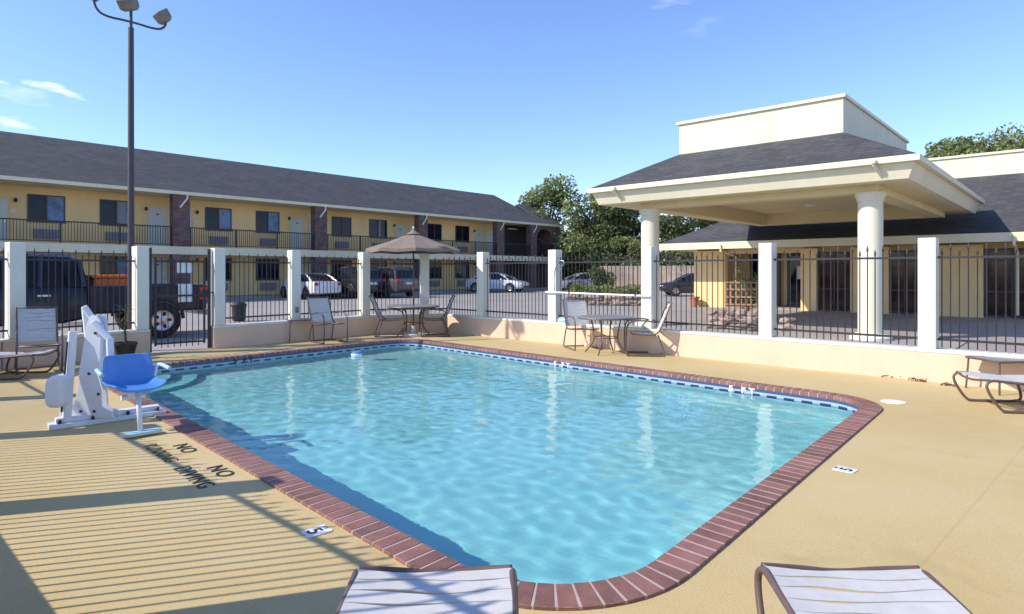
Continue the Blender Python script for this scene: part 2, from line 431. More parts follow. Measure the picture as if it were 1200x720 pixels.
# coping: individual bricks inside one mesh
CW = .205
mb = MB()
def perim_samples():
    """(outer point, inner point) pairs walking round with brick spacing"""
    segs = []
    a0, a1, b0, b1 = A0, A1, B0, B1
    cen = [(a1 - RC['nl'], b0 + RC['nl'], RC['nl'], -PI / 2), (a1 - RC['nr'], b1 - RC['nr'], RC['nr'], 0),
           (a0 + RC['fr'], b1 - RC['fr'], RC['fr'], PI / 2), (a0 + RC['fl'], b0 + RC['fl'], RC['fl'], PI)]
    out = []
    for i, (x, y, r, s) in enumerate(cen):
        nb = max(3, round(r * PI / 2 / .118))
        for k in range(nb):
            out.append((x, y, r, s + PI / 2 * k / nb, s + PI / 2 * (k + 1) / nb))
        nx, ny, nr, ns = cen[(i + 1) % 4]
        e = Vector((x + r * math.cos(s + PI / 2), y + r * math.sin(s + PI / 2))); f = Vector((nx + nr * math.cos(ns), ny + nr * math.sin(ns)))
        L = (f - e).length; sp = .108; nn = round(L / sp); nrm = Vector((math.cos(s + PI / 2), math.sin(s + PI / 2)))
        for k in range(nn):
            out.append((e + (f - e) * k / nn, e + (f - e) * (k + 1) / nn, nrm))
    return out
for it in perim_samples():
    g = .0075
    if len(it) == 5:
        x, y, r, t0, t1 = it; ri = r - CW
        def q(rad, t): return Vector((x + rad * math.cos(t), y + rad * math.sin(t)))
        gi = g / max(ri, .3); go = g / r
        o0, o1, i0, i1 = q(r, t0 + go), q(r, t1 - go), q(ri, t0 + gi * .6), q(ri, t1 - gi * .6)
    else:
        p0, p1, nrm = it; t = (p1 - p0).normalized()
        o0, o1 = p0 + t * g, p1 - t * g; i0, i1 = o0 - nrm * CW, o1 - nrm * CW
    jz = random.uniform(-.0015, .0015)
    def L3(p, z): return (shr(p.x, p.y) - ca, p.y - cb, z)
    ci = (o0 + o1 + i0 + i1) / 4
    sh = lambda p, k: ci + (p - ci) * k
    zt = .018 + jz
    r0 = [L3(o0, -.03), L3(o1, -.03), L3(i1, -.045), L3(i0, -.045)]
    r1 = [L3(o0, zt - .003), L3(o1, zt - .003), L3(i1, zt - .006), L3(i0, zt - .006)]
    r2 = [L3(sh(o0, .97), zt), L3(sh(o1, .97), zt), L3(sh(i1, .95), zt), L3(sh(i0, .95), zt)]
    mb.loft([r0, r1, r2])
mb.build('coping', M['coping'], pool)
# mortar bed under the coping
def ring_strip(name, ins_o, ins_i, zo, zi, material, parent, thick=None):
    mb = MB(); o = loc_outline(ins_o); i = loc_outline(ins_i); n = len(o)
    O = [mb.bm.verts.new((*p, zo)) for p in o]; I = [mb.bm.verts.new((*p, zi)) for p in i]
    for k in range(n): mb.bm.faces.new((O[k], O[(k + 1) % n], I[(k + 1) % n], I[k]))
    return mb.build(name, material, parent)
mbm = MB()
zs = [(.002, -.04), (.002, .0162), (CW - .006, .0145), (CW - .002, -.05)]
loops = [[(*p, z) for p in loc_outline(ins)] for ins, z in zs]
n = len(loops[0]); rr = [[mbm.bm.verts.new(p) for p in L] for L in loops]
for Aa, Bb in zip(rr, rr[1:]):
    for k in range(n): mbm.bm.faces.new((Aa[k], Aa[(k + 1) % n], Bb[(k + 1) % n], Bb[k]))
mbm.build('mortar_bed', M['mortar'], pool)
# tile band with perimeter UVs
TI = CW + .012; ZT, ZB = -.03, -.20
bm = bmesh.new(); uvl = bm.loops.layers.uv.new('UVMap')
lo = loc_outline(TI, 20); acc = [0]
for k in range(len(lo)): acc.append(acc[-1] + (Vector(lo[(k + 1) % len(lo)]) - Vector(lo[k])).length)
for k in range(len(lo)):
    p, q = lo[k], lo[(k + 1) % len(lo)]
    vs = [bm.verts.new((*p, ZB)), bm.verts.new((*q, ZB)), bm.verts.new((*q, ZT)), bm.verts.new((*p, ZT))]
    f = bm.faces.new(vs)
    for l, uv in zip(f.loops, ((acc[k], 0), (acc[k + 1], 0), (acc[k + 1], .18), (acc[k], .18))): l[uvl].uv = uv
me = bpy.data.meshes.new('tile_band'); bm.to_mesh(me); bm.free(); me.materials.append(M['tile'])
tb = bpy.data.objects.new('tile_band', me); C.objects.link(tb); tb.parent = pool
# basin
FLOOR = -.68
mb = MB(); l1 = loc_outline(TI + .006); l2 = [(*p, 0) for p in loc_outline(TI + .006)]; l3 = loc_outline(TI + .14)
rr = [[mb.bm.verts.new((*p, ZB + .002)) for p in l1], [mb.bm.verts.new((*p, FLOOR + .15)) for p in l1], [mb.bm.verts.new((*p, FLOOR)) for p in l3]]
n = len(l1)
for Aa, Bb in zip(rr, rr[1:]):
    for k in range(n): mb.bm.faces.new((Aa[k], Aa[(k + 1) % n], Bb[(k + 1) % n], Bb[k]))
mb.bm.faces.new(rr[-1])
mb.build('basin', M['plaster'], pool)
# corner steps
for i, (rad, z) in enumerate(((1.35, -.50), (.95, -.30))):
    x, y = A0 + TI + .01 - ca, B0 + TI + .01 - cb
    pts = [(x + .0, y)] + [(q[0] - .11 * (q[1] - y), q[1]) for q in arc(x, y, rad, 0, PI / 2, 16)]
    st = MB().prism(pts, FLOOR - .01, z).build('step', M['plaster'], pool)
    if i: MB().tube([(*p, z + .004) for p in arc(x, y, rad - .02, .06, PI / 2 - .06, 20)], .018, 6).build('step_nosing', M['steptile'], st)
# water
WZ = -.105
from mathutils import noise as mnoise
def wave(x, y):
    p = Vector((x * .9 + 3, y * 1.2, .3)); q = Vector((x * 2.9, y * 3.6 + 7, 1.7)); r = Vector((x * 6.5, y * 7.5, 4.1))
    return .0034 * mnoise.noise(p) + .0038 * mnoise.noise(q) + .0036 * mnoise.noise(r)
def inside(x, y, poly):
    c = False; n = len(poly); j = n - 1
    for i in range(n):
        if (poly[i][1] > y) != (poly[j][1] > y) and x < (poly[j][0] - poly[i][0]) * (y - poly[i][1]) / (poly[j][1] - poly[i][1]) + poly[i][0]: c = not c
        j = i
    return c
mb = MB(); wpoly = loc_outline(TI - .05, 8); STEP = .045; wx0, wx1 = min(p[0] for p in wpoly) - .1, max(p[0] for p in wpoly) + .1; wy0, wy1 = min(p[1] for p in wpoly) - .1, max(p[1] for p in wpoly) + .1
nx, ny = int((wx1 - wx0) / STEP), int((wy1 - wy0) / STEP); vv = {}
for i in range(nx):
    for j in range(ny):
        x, y = wx0 + i * STEP, wy0 + j * STEP
        if not inside(x + STEP / 2, y + STEP / 2, wpoly): continue
        f = []
        for di, dj in ((0, 0), (1, 0), (1, 1), (0, 1)):
            k_ = (i + di, j + dj)
            if k_ not in vv: xx, yy = x + di * STEP, y + dj * STEP; vv[k_] = mb.bm.verts.new((xx, yy, wave(xx, yy)))
            f.append(vv[k_])
        mb.bm.faces.new(f)
water = mb.build('pool_water', M['water'], None, smooth=True, loc=pw(ca, cb, WZ), rotz=POOL); struct(water)
if water.data.polygons[0].normal.z < 0: water.data.flip_normals()
water.cycles.is_caustics_caster = True
for o_ in pool.children_recursive: o_.cycles.is_caustics_receiver = True

# ------------------------------------------------------------------ lettering
def text_mesh(name, txt, size, material, extrude=.0015, parent=None, sx=1.0, bold=0.0):
    cu = bpy.data.curves.new(name, 'FONT'); cu.body = txt; cu.size = size; cu.extrude = extrude; cu.align_x = 'CENTER'; cu.align_y = 'CENTER'; cu.offset = bold; cu.space_character = 1.12
    tmp = bpy.data.objects.new(name, cu); C.objects.link(tmp)
    dg = bpy.context.evaluated_depsgraph_get(); me = bpy.data.meshes.new_from_object(tmp.evaluated_get(dg))
    C.objects.unlink(tmp); bpy.data.objects.remove(tmp)
    me.materials.clear(); me.materials.append(material); me.name = name
    for v in me.vertices: v.co.x *= sx
    o = bpy.data.objects.new(name, me); C.objects.link(o)
    if parent: o.parent = parent
    return o
# reading direction along +a, upward direction towards the pool (+b)
for (w1, w2, a, lab) in (('NO', 'DIVING', -4.95, 'black stencilled NO DIVING on the deck, the nearer of two warnings'),
                         ('NO', 'RUNNING', -5.80, 'black stencilled NO RUNNING on the deck, closer to the pool lift')):
    t = thing('deck_lettering', lab, 'painted lettering', pw(a, 1.57, .005), POOL, 'stencilled warnings beside the pool')
    o = text_mesh('word', w1, .17, M['marking'], .001, t, 1.15, .0005); o.location = (0, .115, 0)
    o = text_mesh('word', w2, .17 if w2 == 'DIVING' else .15, M['marking'], .001, t, 1.0 if w2 == 'DIVING' else .9, -.001); o.location = (0, -.075, 0)
def marker(pos, rot, lab, ico):
    t = thing('depth_marker', lab, 'depth marker', pos, rot, 'depth markers set in the deck')
    MB().prism([(x, y) for x, y in ((-.05, -.075), (.05, -.075), (.06, -.065), (.06, .065), (.05, .075), (-.05, .075), (-.06, .065), (-.06, -.065))], .001, .006).build('tile_plate', M['markwhite'], t)
    o = text_mesh('numeral', '5', .12, M['marking'], .001, t, 1.1, .002); o.location = (0, -.015, .0075)
    o = text_mesh('unit', 'FT', .036, M['marking'], .001, t, 1.0, .0005); o.location = (0.0, .055, .0075)
marker(pw(-3.42, 1.70), POOL, 'white depth marker reading 5 beside the striped left coping', 0)
marker(gp(990, 551) + Vector((0, 0, 0)), POOL + PI / 2, 'white depth marker reading 5 beside the right-hand coping', 0)
# tile lettering on the far waterline (fixed to pool)
for (px, py, side) in ((655, 427.5, 'r'), (865, 457.5, 'r'), (282, 422.5, 'l')):
    p = gp(px, py, -.07)
    for q, chx in enumerate('5FT'):
        off = (q * .115 + (.06 if q else 0))
        if side == 'r':
            o = text_mesh('depth_letter', chx, .10, M['markwhite'], .002, pool, 1.3, .004)
            o.location = (p.dot(PA) - ca + off - .12, B1 - TI - .004 - cb, -.07); o.rotation_euler = (PI / 2, 0, 0)
        else:
            bb = p.dot(PB) - .12 + off
            o = text_mesh('depth_letter', chx, .09, M['marking'], .002, pool, 1.4, .003)
            o.location = (shr(A0, bb) + TI + .006 - ca, bb - cb, -.07); o.rotation_euler = (PI / 2, 0, PI / 2 + .11)

# ------------------------------------------------------------------ fence
CAPZ = .45; WT_ = .23
def wall_run(p, q, label, CAPZ=.45):
    d = q - p; L = d.length; ang = math.atan2(d.y, d.x)
    t = thing('low_wall', label, 'low wall', p, ang, 'low stucco walls under the pool fence')
    mb = MB().bx(0, L, -WT_ / 2, WT_ / 2, -.05, CAPZ - .05)
    mb.build('wall', M['wall'], t)
    MB().bx(-.001, L, -WT_ / 2 - .006, WT_ / 2 + .006, CAPZ - .048, CAPZ).build('wall_cap', M['white'], t, bevel=.008)
    return t
pick = {}
def picket_mesh(h):
    if h not in pick:
        mb = MB().tube([(0, 0, 0), (0, 0, h - .10)], .0082, 6)
        mb.lathe([(.0082, h - .10), (.015, h - .075), (.011, h - .04), (.001, h)], 6)
        o = mb.build('picket', M['iron']); pick[h] = o.data; C.objects.unlink(o); bpy.data.objects.remove(o)
    return pick[h]
def panel(p, q, label, group='iron fence panels round the pool', z0=.47, sp=.1, hs=(1.42, 1.36), rails=(.58, 1.70)):
    d = q - p; L = d.length; ang = math.atan2(d.y, d.x)
    t = thing('iron_fence_panel', label, 'fence panel', p, ang, group)
    for z in rails: MB().box((L / 2, 0, z), (L, .028, .03)).build('rail', M['iron'], t)
    n = max(1, int(round(L / sp)))
    for i in range(n):
        h = hs[0] if i % 2 else hs[1]
        o = bpy.data.objects.new('picket', picket_mesh(h)); C.objects.link(o); o.parent = t
        o.location = ((i + .5) * L / n, 0, z0)
    return t
CS = .215
def column(p, ang, label, group='white square fence columns', h=1.97, zb=.452):
    mb = MB().box((0, 0, (h + zb) / 2), (CS, CS, h - zb))
    t = mb.build('fence_column', M['white'], None, loc=(p.x, p.y, 0), rotz=ang, bevel=.012)
    return tag(t, label, 'column', group)
def on_line(p, q, px):
    k = (px - 600) / F
    d = q - p; t = (k * p.y - p.x) / (d.x - k * d.y); return p + d * t
angR = math.atan2(dirR.y, dirR.x)
cols = {}
labs = {
 18: 'white fence column at the left edge of the view beside the strap armchair',
 164.5: 'white fence column left of the iron gate, behind the black flower pot',
 255: 'white fence column right of the iron gate, where the low wall starts',
 344.5: 'white fence column behind the small side table and its armchair',
 426.5: 'white fence column left of the umbrella, in front of the parked dark SUV',
 497.5: 'white fence column just behind the umbrella table',
 566: 'white fence column in front of the white sedan that shows its nose',
 650.5: 'white fence column at the crook end of the rescue pole',
 761: 'white fence column in front of the farther round canopy column',
 899.5: 'white fence column between the rock planter and the nearer round canopy column',
 1088: 'tall white fence column, the rightmost and nearest on the right-hand wall'}
segs = {18: (FB, FG1), 164.5: (FB, FG1), 255: (FG2, FM), 344.5: (FG2, FM), 426.5: (FG2, FM), 497.5: (FM, FC)}
for px, lab in labs.items():
    a, b = segs.get(px, (FC, FD)); p = on_line(a, b, px)
    d = b - a; ang = math.atan2(d.y, d.x); cols[px] = p
    o = column(p, ang, lab, zb=.452)
    if px in (344.5,):
        MB().box((0, -.117, .68), (.075, .02, .12)).build('outlet_box', M['ac'], o)
colR = {}
p = FD + dirR * 1.55; column(p, angR, 'white fence column past the right edge of the photo'); cR = p
# near-left fence columns from their shadows
near_cols = [FA] + [P(v_back + 0, WL)] * 0
def band(x, y):
    p = Vector((x, y, 0)); t_ = (p.dot(U2) - WL) / SUN_TRAVEL.dot(U2); q_ = p - SUN_TRAVEL * t_; return q_
vs_cols = [band(-.95, 2.82), band(-2.54, 4.21), band(-4.45, 5.83), band(-5.7, 7.55)]
extra = P(vs_cols[0].dot(U1) + 2.4, WL); extra2 = P(vs_cols[0].dot(U1) + 4.8, WL)
ncl = [FA] + vs_cols[::-1] + [extra, extra2]
NG = 'fence columns beside the camera, outside the frame'
for p in ncl: column(p, SITE, 'white fence column on the near side wall that casts a broad shadow on the deck', NG, h=2.1, zb=.68)
for a, b in zip(ncl, ncl[1:]):
    o = (b - a).normalized() * CS / 2
    panel(a + o, b - o, 'iron fence panel on the near side wall that casts the striped shadows', 'fence panels beside the camera, outside the frame', z0=.66, hs=(1.36, 1.30), rails=(.75, 1.85))
wall_run(ncl[0], ncl[-1], 'low wall on the near side whose shadow fills the lower left corner of the deck', CAPZ=.66)
wall_run(FB - (FG1 - FB).normalized() * 0 - (FB - FA).normalized() * 0, cols[164.5] + (FG1 - FB).normalized() * .118, 'low buff wall behind the strap armchair and the flower pot')
wall_run(FA, FB, 'low wall beyond the left edge of the photo')
wall_run(cols[255] - (FM - FG2).normalized() * .118, FM, 'low shaded buff wall between the gate and the umbrella')
wall_run(FM, FC, 'short low wall in the far corner right behind the umbrella table')
wall_run(FC, cR, 'long sunlit peach low wall along the right side of the pool')
# corner infill is the meeting of the two walls; panels between columns
def pan(pa, pb, lab, **kw):
    o = (pb - pa).normalized() * (CS / 2); return panel(pa + o, pb - o, lab, **kw)
column(FB - (FG1 - FB).normalized() * 2.2, SITE + PI / 2, 'white fence column past the left edge of the photo')
pan(FB - (FG1 - FB).normalized() * 2.2, cols[18], 'iron fence panel cut by the left edge of the photo')
pan(cols[18], cols[164.5], 'iron fence panel in front of the pickup cab and orange crate')
pan(cols[255], cols[344.5], 'iron fence panel right of the gate with the small black bin behind it')
pan(cols[344.5], cols[426.5], 'iron fence panel in front of the white hatchback tail and the black SUV')
o = (FM - cols[426.5]).normalized() * CS / 2
panel(cols[426.5] + o, FM, 'narrow iron fence strip between the column and the bend left of the umbrella pole')
o = (cols[497.5] - FM).normalized() * CS / 2
panel(FM, cols[497.5] - o, 'iron fence panel under the left half of the umbrella, grey SUV behind')
o = (FC - cols[497.5]).normalized() * CS / 2
panel(cols[497.5] + o, FC, 'short iron fence panel between the umbrella and the wall corner')
o = (cols[566] - FC).normalized() * CS / 2
panel(FC, cols[566] - o, 'short iron fence panel just right of the wall corner')
pan(cols[566], cols[650.5], 'iron fence panel in front of the nose of the white sedan')
pan(cols[650.5], cols[761], 'iron fence panel carrying the white rescue pole')
pan(cols[761], cols[899.5], 'iron fence panel in front of the rock planter and black car')
pan(cols[899.5], cols[1088], 'iron fence panel in front of the nearer round canopy column')
pan(cols[1088], cR, 'iron fence panel at the right edge above the white lounger')
# gate
g0, g1 = cols[164.5], cols[255]; gd = (g1 - g0).normalized(); ga = math.atan2(gd.y, gd.x)
gs = g0 + gd * (CS / 2 + .05); ge = g1 - gd * (CS / 2 + .05); GL = (ge - gs).length
gate = thing('iron_gate', 'black iron gate with two white notice boards between two white columns', 'gate', gs, ga)
for x in (0, GL): MB().box((x, 0, .98), (.05, .05, 1.94)).build('gate_post', M['iron'], gate)
for x in (.09, GL - .09): MB().box((x, 0, .95), (.035, .035, 1.66)).build('gate_stile', M['iron'], gate)
for z in (.16, 1.05, 1.70): MB().box((GL / 2, 0, z), (GL - .18, .03, .035)).build('gate_rail', M['iron'], gate)
n = int((GL - .25) / .1)
for i in range(n):
    o = bpy.data.objects.new('picket', picket_mesh(1.74)); C.objects.link(o); o.parent = gate
    o.location = (.14 + (i + .5) * (GL - .28) / n, 0, .08)
lt = MB().box((GL - .1, -.03, 1.08), (.13, .06, .14)).build('latch', M['black'], gate, bevel=.01)
MB().tube([(GL - .1, -.06, 1.1), (GL + .07, -.09, 1.1), (GL + .1, -.05, 1.0)], .012, 6).build('latch_lever', M['iron'], lt)
for (x0, x1, y0, y1, lab) in ((208, 226, 306.5, 320, 'upper white notice board hung behind the gate bars'), (209.5, 225.5, 333, 354, 'lower and taller white notice board hung behind the gate bars')):
    pL = on_line(g0, g1, x0); pR = on_line(g0, g1, x1); pm = (pL + pR) / 2
    zt = E + (HZ - y0) / F * pm.y; zb = E + (HZ - y1) / F * pm.y
    s = MB().box((0, .02, 0), ((pR - pL).length, .008, zt - zb)).build('notice_board', M['signwhite'], None, loc=(pm.x, pm.y, (zt + zb) / 2), rotz=ga)
    tag(s, lab, 'sign')

# rescue pole with crook
pL, pR = on_line(FC, FD, 655), on_line(FC, FD, 766); nrm = -U2
zp = E - (342.5 - HZ) / F * pL.y
t = thing('rescue_pole', 'white rescue pole with a large curved crook hung level along the fence', 'rescue pole', pL + nrm * .15, angR)
Lp = (pR - pL).length
MB().tube([(-.25, 0, zp), (Lp, 0, zp - .02)], .018, 8).build('pole', M['signwhite'], t)
MB().tube(smoothpath([(0, 0, zp), (-.02, 0, zp + .35), (.05, 0, zp + .58), (.18, 0, zp + .68), (.28, 0, zp + .62), (.16, 0, zp + .5), (.1, 0, zp + .2), (.08, 0, zp)]), .010, 6).build('crook', M['chrome'], t)
for x in (.4, Lp - .3): MB().box((x, .04, zp), (.03, .12, .05)).build('hanger', M['iron'], t)
# small blue cloth on the wall cap
p = on_line(FC, FD, 662)
mb = MB()
mb.loft([[(x * (1 - .2 * k), y * (1 - .2 * k), CAPZ + z) for x, y in ((-.16, -.07), (0, -.09), (.16, -.06), (.17, .05), (0, .08), (-.15, .07))] for k, z in ((0, .002), (.2, .05), (1, .085), (2.2, .10))])
o = mb.build('folded_cloth', M['paleblue'], None, smooth=True, loc=(p.x, p.y, 0), rotz=angR); tag(o, 'small pale blue cloth folded on the wall cap beside a white column', 'cloth')

# ------------------------------------------------------------------ lamp post
lp = gp(153, 410.5); lp = Vector(((153.5 - 600) / F * 12.1, 12.1, 0))
lamp = thing('lamp_post', 'tall dark lamp post with three floodlight heads behind the pool fence', 'street lamp', lp, SITE + PI / 2)
MB().tube([(0, 0, -.02), (0, 0, 6.18)], .06, 12, rs=[.065, .05]).build('pole', M['lampmetal'], lamp, smooth=True, auto=True)
MB().lathe([(.14, -.02), (.14, .03), (.08, .06)], 16).build('base_plate', M['lampmetal'], lamp)
arm = smoothpath([(-.62, 0, 6.62), (-.60, 0, 6.40), (-.46, 0, 6.27), (0, 0, 6.30), (.46, 0, 6.27), (.60, 0, 6.36), (.63, 0, 6.5)])
MB().tube(arm, .022, 8).build('arm', M['lampmetal'], lamp, smooth=True)
MB().tube([(0, 0, 6.15), (0, 0, 6.55)], .028, 8).build('arm', M['lampmetal'], lamp)
def head(loc, rx, rz):
    h = MB(); h.loft([[(x, y, 0) for x, y in ((-.12, -.04), (.12, -.04), (.12, .04), (-.12, .04))], [(x, y, .05) for x, y in ((-.155, -.09), (.155, -.09), (.155, .09), (-.155, .09))], [(x, y, .22) for x, y in ((-.155, -.11), (.155, -.11), (.155, .11), (-.155, .11))]])
    o = h.build('lamp_head', M['lamphead'], lamp, bevel=.01); o.location = loc; o.rotation_euler = (rx, 0, rz)
    l = MB().box((0, 0, .223), (.29, .20, .012)).build('lamp_lens', M['lens'], o)
head((.64, 0, 6.46), R(38), R(90) + R(180)); head((-.64, 0, 6.56), R(38), R(90)); head((0, 0, 6.50), R(30), R(-60))

# ------------------------------------------------------------------ motel (local: x along facade, y into building)
K = 1.15
def zz(z): return 1.5 + (z - 1.5) * K
VW = -32.5 * K
mo = P(VW, 0)
motel = thing('motel_building', 'long two-storey yellow motel with dark shingle roof, balcony and brick pillars', 'building', mo, SITE + PI / 2)
xs0, xe = -12.0, 38.2 * K; xe2 = 40.0 * K
SL, SB = zz(2.67), zz(2.31); EV = zz(5.2); BAL = 1.8 * K
MB().bx(xs0, xe2 - .8, 0, 10, -.05, EV - .12).build('wall', M['motelwall'], motel)
# roof
RY = -BAL + 6.0 * K; RZ = zz(7.95); yb = RY + 6.0 * K
mb = MB()
def gable(mb, x0, x1, ye, yr, zr, y2, ze, th=.14):
    prof = [(ye, ze), (yr, zr), (y2, ze), (y2, ze - th), (yr, zr - th - .05), (ye, ze - th)]
    mb.loft([[(x0, y, z) for y, z in prof], [(x1, y, z) for y, z in prof]])
gable(mb, xs0 - .5, xe, -BAL, RY, RZ, yb, EV)
mb.build('roof', M['shingle'], motel)
mb = MB(); gable(mb, xe + .002, xe2, -BAL + .02, -BAL + 3.4 * K, zz(7.0), -BAL + 6.8 * K, EV - .01)
mb.build('roof', M['shingle'], motel)
MB().bx(xs0 - .5, xe2, -BAL - .05, -BAL - .003, EV - .17, EV - .0).build('fascia', M['cream'], motel)
MB().bx(xs0 - .5, xe2 - .05, -BAL, 0.0 - .003, EV - .165, EV - .145).build('soffit', M['soffit'], motel)
MB().bx(xs0, xe2 - .8, -BAL + .02, -.003, SB, SL).build('balcony_slab', M['cream'], motel)
MB().bx(xs0, xe2 - .5, -BAL - .3, -.003, -.03, .12).build('walkway', M['concrete'], motel)
pil = [(-10.15) * K, -3.0 * K, 4.15 * K, 11.3 * K, 18.45 * K, 25.6 * K, 32.7 * K, 36.35 * K]
for x in pil:
    o = MB().bx(x - .42, x + .42, -BAL + .03, -BAL + .55, 0, EV - .17).build('brick_pillar', M['brick'], motel)
    MB().tube([(x + .25, -BAL - .06, EV - .15), (x + .25, -BAL - .06, EV - .35), (x - .1, -BAL + .0, EV - .85)], .05, 6).build('downspout', M['cream'], o)
# railings per bay
for a, b in zip(pil, pil[1:] + [xe2 - 1.0]):
    x0, x1 = a + .42, b - .42
    y = -BAL + .08
    mb = MB().box(((x0 + x1) / 2, y, SL + 1.02), (x1 - x0, .06, .06)).box(((x0 + x1) / 2, y, SL + .1), (x1 - x0, .04, .04))
    n = int((x1 - x0) / .12)
    for i in range(1, n): mb.box((x0 + (x1 - x0) * i / n, y, SL + .56), (.024, .024, .9))
    m_ = int((x1 - x0) / 2.0)
    for i in range(m_ + 1): mb.box((x0 + .03 + (x1 - x0 - .06) * i / m_, y - .03, SL + .42), (.05, .05, 1.25))
    mb.build('balcony_railing', M['iron'], motel)
def motel_window(x, z0, dark, flip):
    w, h = 1.5, 1.27; z = z0
    f = MB()
    for bxs in ((x - w / 2, x + w / 2, z, z + .05), (x - w / 2, x + w / 2, z + h - .05, z + h), (x - w / 2, x - w / 2 + .05, z + .05, z + h - .05), (x + w / 2 - .05, x + w / 2, z + .05, z + h - .05), (x - .03, x + .03, z + .05, z + h - .05)):
        f.bx(bxs[0], bxs[1], -.06, -.002, bxs[2], bxs[3])
    fo = f.build('window', M['frame'], motel)
    MB().bx(x - w / 2 + .05, x - .03, -.03, -.004, z + .05, z + h - .05).build('pane', M['pane'], fo)
    cs = random.choice((0, 0, .25, .6)) * (w / 2 - .08)
    MB().bx(x + .03 + cs, x + w / 2 - .05, -.03, -.004, z + .05, z + h - .05).build('pane', M['pane'] if dark else M['pane2'], fo)
    if cs: MB().bx(x + .03, x + .029 + cs, -.03, -.004, z + .05, z + h - .05).build('curtain', M['curtain'], fo)
    MB().bx(x - w / 2 - .04, x + w / 2 + .04, -.09, -.062, z - .06, z + .0).build('sill', M['frame'], fo)
def motel_door(x, z0):
    d = MB().bx(x - .46, x + .46, -.05, -.002, z0, z0 + 2.12).build('door', M['door'], motel)
    MB().bx(x + .34, x + .39, -.10, -.052, z0 + .98, z0 + 1.1).build('handle', M['chrome'], d)
    MB().bx(x - .06, x + .06, -.058, -.052, z0 + 1.75, z0 + 1.82).build('number_plate', M['frame'], d)
k = 0
for bi, base in enumerate(pil[:-1]):
    for fl, z0 in enumerate((.12, SL)):
        zw = z0 + (1.115 if fl else .93)
        for j, off in enumerate((2.4, 5.0)):
            if base + off * K > 32.7 * K: continue
            k += 1
            motel_window(base + off * K, zw, dark=(k * 7 % 5) in (1, 3) or bi > 3, flip=0)
            MB().bx(base + off * K - .5, base + off * K + .5, -.14, -.002, z0 + .28, z0 + .72).build('air_conditioner', M['ac'], motel)
        motel_door(base + .68 * K, z0)
        if base > xs0: motel_door(base - .45 * K, z0)
        for off in (1.35, -.95):
            l = MB().lathe([(.05, 0), (.07, .05), (.07, .16), (.03, .2)], 8, (base + off * K, -.1, z0 + 1.95)).build('wall_lamp', M['black'], motel)
        MB().bx(base + 1.2 * K, base + 1.34 * K, -.02, -.002, z0 + 1.45, z0 + 1.6).build('room_sign', M['ivory'], motel)
# end stair bay in brick with dark wall panels and an arched opening
x0, x1 = 36.9 * K, 40.0 * K - .8
mb = MB()
mb.bx(38.9 * K - .2, x1 + .3, -BAL + .04, -.005, .0, EV - .175)
mb.build('brick_pillar', M['brick'], motel)
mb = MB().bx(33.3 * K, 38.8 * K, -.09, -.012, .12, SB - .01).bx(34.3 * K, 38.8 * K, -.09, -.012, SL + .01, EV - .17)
mb.build('stair_shade_panel', M['frame'], motel)  # flat dark slabs: the open stairwell's shade given as colour
pts = [(38.9 * K - .2, EV - .5), (38.9 * K - .2, EV - .17), (36.75 * K, EV - .17), (36.75 * K, EV - .7)]
for i in range(9):
    a = PI - PI * i / 8; pts.append((37.75 * K + 1.0 * math.cos(a), EV - 1.1 + .65 * math.sin(a)))
pts.append((38.9 * K - .2, EV - 1.1))
MB().plate([(x, z) for x, z in pts], .2, Matrix.Translation((0, -BAL + .25, 0))).build('arch', M['brick'], motel)
MB().bx(34.9 * K, 35.9 * K, -.6, -.45, EV - .55, EV - .48).build('strip_light', M['ivory'], motel)

# ------------------------------------------------------------------ lobby building (local x = v, y = w)
V0, W0 = -6.0, 26.1
lob = thing('lobby_building', 'single-storey yellow lobby with tall dark windows, shingle roof and cream parapet', 'building', P(V0, W0), SITE)
def LX(v): return v - V0
def lb(name, mtl, v0, v1, w0, w1, z0, z1, par=lob, bevel=0): return MB().bx(LX(v0), LX(v1), w0 - W0, w1 - W0, z0, z1).build(name, mtl, par, bevel=bevel)
LW = 26.1; TOPW = 2.42
solid = [(-12.8, -11.4), (-8.3, -7.68), (-6.52, -5.26), (-4.3, -2.5), (-1.0, 1.5), (3.0, 6.0), (8.0, 14.0)]
mb = MB()
for a, b in solid: mb.bx(LX(a), LX(b), 0, .3, -.05, TOPW)
mb.bx(LX(-12.8), LX(-12.5), .3, 14, -.05, TOPW)
mb.bx(LX(-12.8), LX(14), .302, .5, 2.28, 2.6)
mb.build('wall', M['motelwall'], lob)
lb('recess_wall', M['motelwall'], -12.4, -8.3, 28.6, 28.8, 0, 2.6); lb('recess_floor', M['concrete'], -11.4, -8.3, 26.1, 28.6, -.03, .03)
lb('recess_wall', M['motelwall'], -8.299, -8.1, 26.42, 28.8, 0, 2.6)
wins = [(-7.68, -6.52), (-5.26, -4.3), (-2.5, -1.0), (1.5, 3.0), (6.0, 8.0)]
for a, b in wins:
    f = MB()
    for x in (a, (a + b) / 2 - .025, b - .06): f.bx(LX(x) + .002, LX(x) + .058, .08, .2, .0, 2.28)
    for z in (.02, .82, 1.86, 2.22): f.bx(LX(a) + .06, LX(b) - .06, .09, .19, z, z + .055)
    fo = f.build('window', M['frame'], lob)
    MB().bx(LX(a) + .06, LX(b) - .06, .13, .15, .02, 2.27).build('pane', M['brownpane'], fo)
for a, b in ((-11.2, -9.9), (-9.6, -8.45)):
    d = MB()
    for x in (a, b - .08): d.bx(LX(x), LX(x) + .08, 2.30, 2.42, .03, 2.3)
    d.bx(LX(a) + .08, LX(b) - .08, 2.31, 2.41, 2.2, 2.3); d.bx(LX(a) + .08, LX(b) - .08, 2.31, 2.41, .03, .2)
    do = d.build('door', M['frame'], lob)
    MB().bx(LX(a) + .08, LX(b) - .08, 2.35, 2.37, .2, 2.2).build('pane', M['pane'], do)
